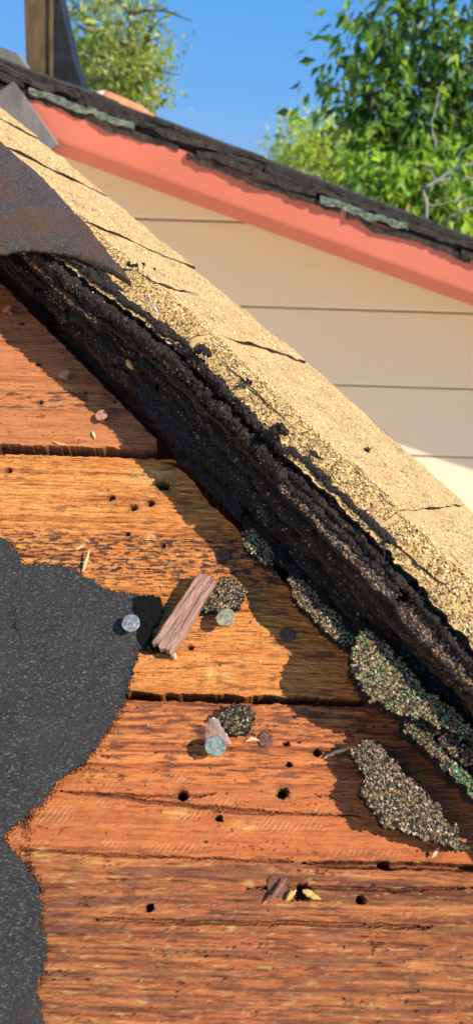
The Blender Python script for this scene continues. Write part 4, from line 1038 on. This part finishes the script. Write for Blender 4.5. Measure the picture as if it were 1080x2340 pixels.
sliver([(290, 822), (296, 832), (304, 844)], 30, 1.8, M_SPLITY, 'yellow flake stuck on the black edge beneath the tar ridge', flat=.8, name='flake', cat='flake', group=None)
# staples on the shingles
def staple(px1, px2, label, m, lift=8.0, r=.55):
    a = flap_hit(*px1); b_ = flap_hit(*px2); a[2] -= 2.5; b_[2] -= 2.5
    base = a.copy(); d = np.array([0, 0, -5.0])
    pth = np.array([a+d, a, a*.5+b_*.5+np.array([0, 0, .4]), b_, b_+d])-base
    V, Q, T = tube(pth, r, 7); single('staple', V*.001, Q, T, m, roofm(*base), label, 'staple', True, 'staples in the gold shingles')
staple((336, 673), (358, 704), 'upper bright staple in the gold shingle below the felt flap', M_STEEL)
staple((447, 781), (470, 808), 'lower bright staple at the butt edge of the gold shingle', M_STEEL)
staple((612, 967), (645, 992), 'dark rusty wire staple in the middle of the gold shingle', M_RUST, r=.35)
# crumbs on the far side of the cap
def crumb(px, r, label, sx=1.0, name='tar_crumb'):
    p = flap_hit(*px); p[2] -= 5.0
    n = 14; C = rng.normal(0, 1, (n, 3))*np.array([r*sx, r*.7, r*.5]); V, T, _ = octas(C, rng.normal(size=(n, 3)), rng.uniform(.35, .8, n)*r, np.zeros((n, 3)), .8)
    single(name, V*.001, None, T, M_TAR, roofm(*p), label, 'tar')
crumb((566, 860), 1.9, 'black tar crumb perched on the tan fold of the hip')
crumb((302, 592), 2.0, 'black crumb on the tan shingle above the tip of the felt flap', 1.6)
crumb((845, 1014), 1.0, 'smallest dark crumb on the far tan side of the hip')
def crack(pts, r, label):  # raised dark slivers added to stand for cracks and shingle joints
    hp = np.array([flap_hit(*p) for p in pts]); hp[:, 2] -= 8.0
    n = 24; tt = np.linspace(0, 1, n); ss = np.linspace(0, 1, len(hp)); path = np.stack([np.interp(tt, ss, hp[:, i]) for i in range(3)], -1)
    path += np.c_[fbm(tt*9, 0*tt, 7)*1.0, fbm(tt*9, 0*tt, 8)*1.0, 0*tt]
    base = path[0].copy(); lumplen[0] = 3
    V, Q, T = tube(path-base, r*np.clip(np.sin(pi*tt), .2, 1), 6, True, .4, 5); single('crack_line', V*.001, Q, T, M_TAR, roofm(*base), label, 'tar', False, 'dark crack lines on the far side of the hip')
crack([(858, 1098), (880, 1120), (912, 1152)], 1.0, 'long black crack line on the tan side at right')
crack([(705, 1003), (722, 1016), (744, 1034)], .8, 'short black crack line beside the fold of the hip')
crack([(832, 1008), (842, 1013), (850, 1016)], .7, 'tiny black crack line near the far edge of the hip')
crack([(310, 598), (350, 622), (400, 640), (450, 652)], .9, 'thin dark line running to the far edge above the staples')
crack([(488, 788), (520, 815), (560, 850), (640, 925), (700, 985)], .4, 'thin dark crack line following the fold of the hip in the middle')
crack([(842, 1150), (900, 1215), (960, 1270), (1020, 1318), (1078, 1372)], .45, 'thin dark crack line following the fold of the hip at right')
crack([(880, 1190), (886, 1225), (884, 1275)], .5, 'fine dark line crossing the gold shingle at right')
# clear film scrap behind the greenish nail
m, nt, b = mat('clear_film'); b.inputs['Base Color'].default_value = (.62, .46, .42, 1); b.inputs['Roughness'].default_value = .15; b.inputs['Alpha'].default_value = .30; b.inputs['Specular IOR Level'].default_value = .8
bump(nt, b, noise(nt, coord(nt, (300,)*3), 1, 3), .6, .001)
ga, gb = np.meshgrid(np.linspace(0, 1, 14), np.linspace(0, 1, 14), indexing='ij')
c0 = P(468, 1690, 4); c1 = P(472, 1640, 12); c2 = P(505, 1642, 13); c3 = P(530, 1700, 4)
UV = (c0[None, None]*(1-ga[..., None])*(1-gb[..., None])+c1*(1-ga[..., None])*gb[..., None]+c2*ga[..., None]*gb[..., None]+c3*ga[..., None]*(1-gb[..., None]))
Wf = 2+9*gb+2.5*np.sin(ga*4)*gb+.6*fbm(ga*4, gb*4, 9)
XYZ = np.concatenate([UV, Wf[..., None]], -1); base = XYZ[0, 0].copy(); base[2] = 0
cmask = np.ones((13, 13), bool); cmask[:2, 11:] = False; cmask[11:, 9:] = False; cmask[12:, 6:] = False
V, Q, _ = gridsheet(XYZ-base, cmask, np.zeros_like(XYZ)+np.array([0, .1, -.15]))
single('plastic_film', V*.001, Q, None, m, roofm(*base), 'crumpled clear pinkish plastic film behind the greenish nail', 'plastic', True)

# loose grit scattered over the boards
n = 420
gu = rng.uniform(-150, 120, n); gv_ = rng.uniform(-185, 100, n); tt_, qq_ = uq(gu, gv_); near_ = np.exp(-np.clip(38-qq_, 0, 400)/60)
ok = (qq_ < 36) & (rng.random(n) < .25+.75*near_) & ~inpoly(gu, gv_, poly) & (np.abs(gv_+45.5) > 4)
C = np.stack([gu[ok], gv_[ok], np.full(ok.sum(), .75)], -1); gb_ = np.array([0, -60.0, 0]); n = ok.sum()
V, T, cc = octas(C-gb_, np.tile([0, 0, 1.0], (n, 1)), rng.uniform(.25, .75, n), pick(GREY, [4, 4, 3, 2, 5, 3, .6, 1], n, .3), .7)
me = mesh_np('grit', V*.001, None, T); colattr(me, 'gcol', cc); o = link('grit', me, M_GRAN, None, 'stuff'); o.matrix_world = roofm(*gb_)
tag(o, 'loose dark and tan shingle grit sprinkled over the boards', 'grit')
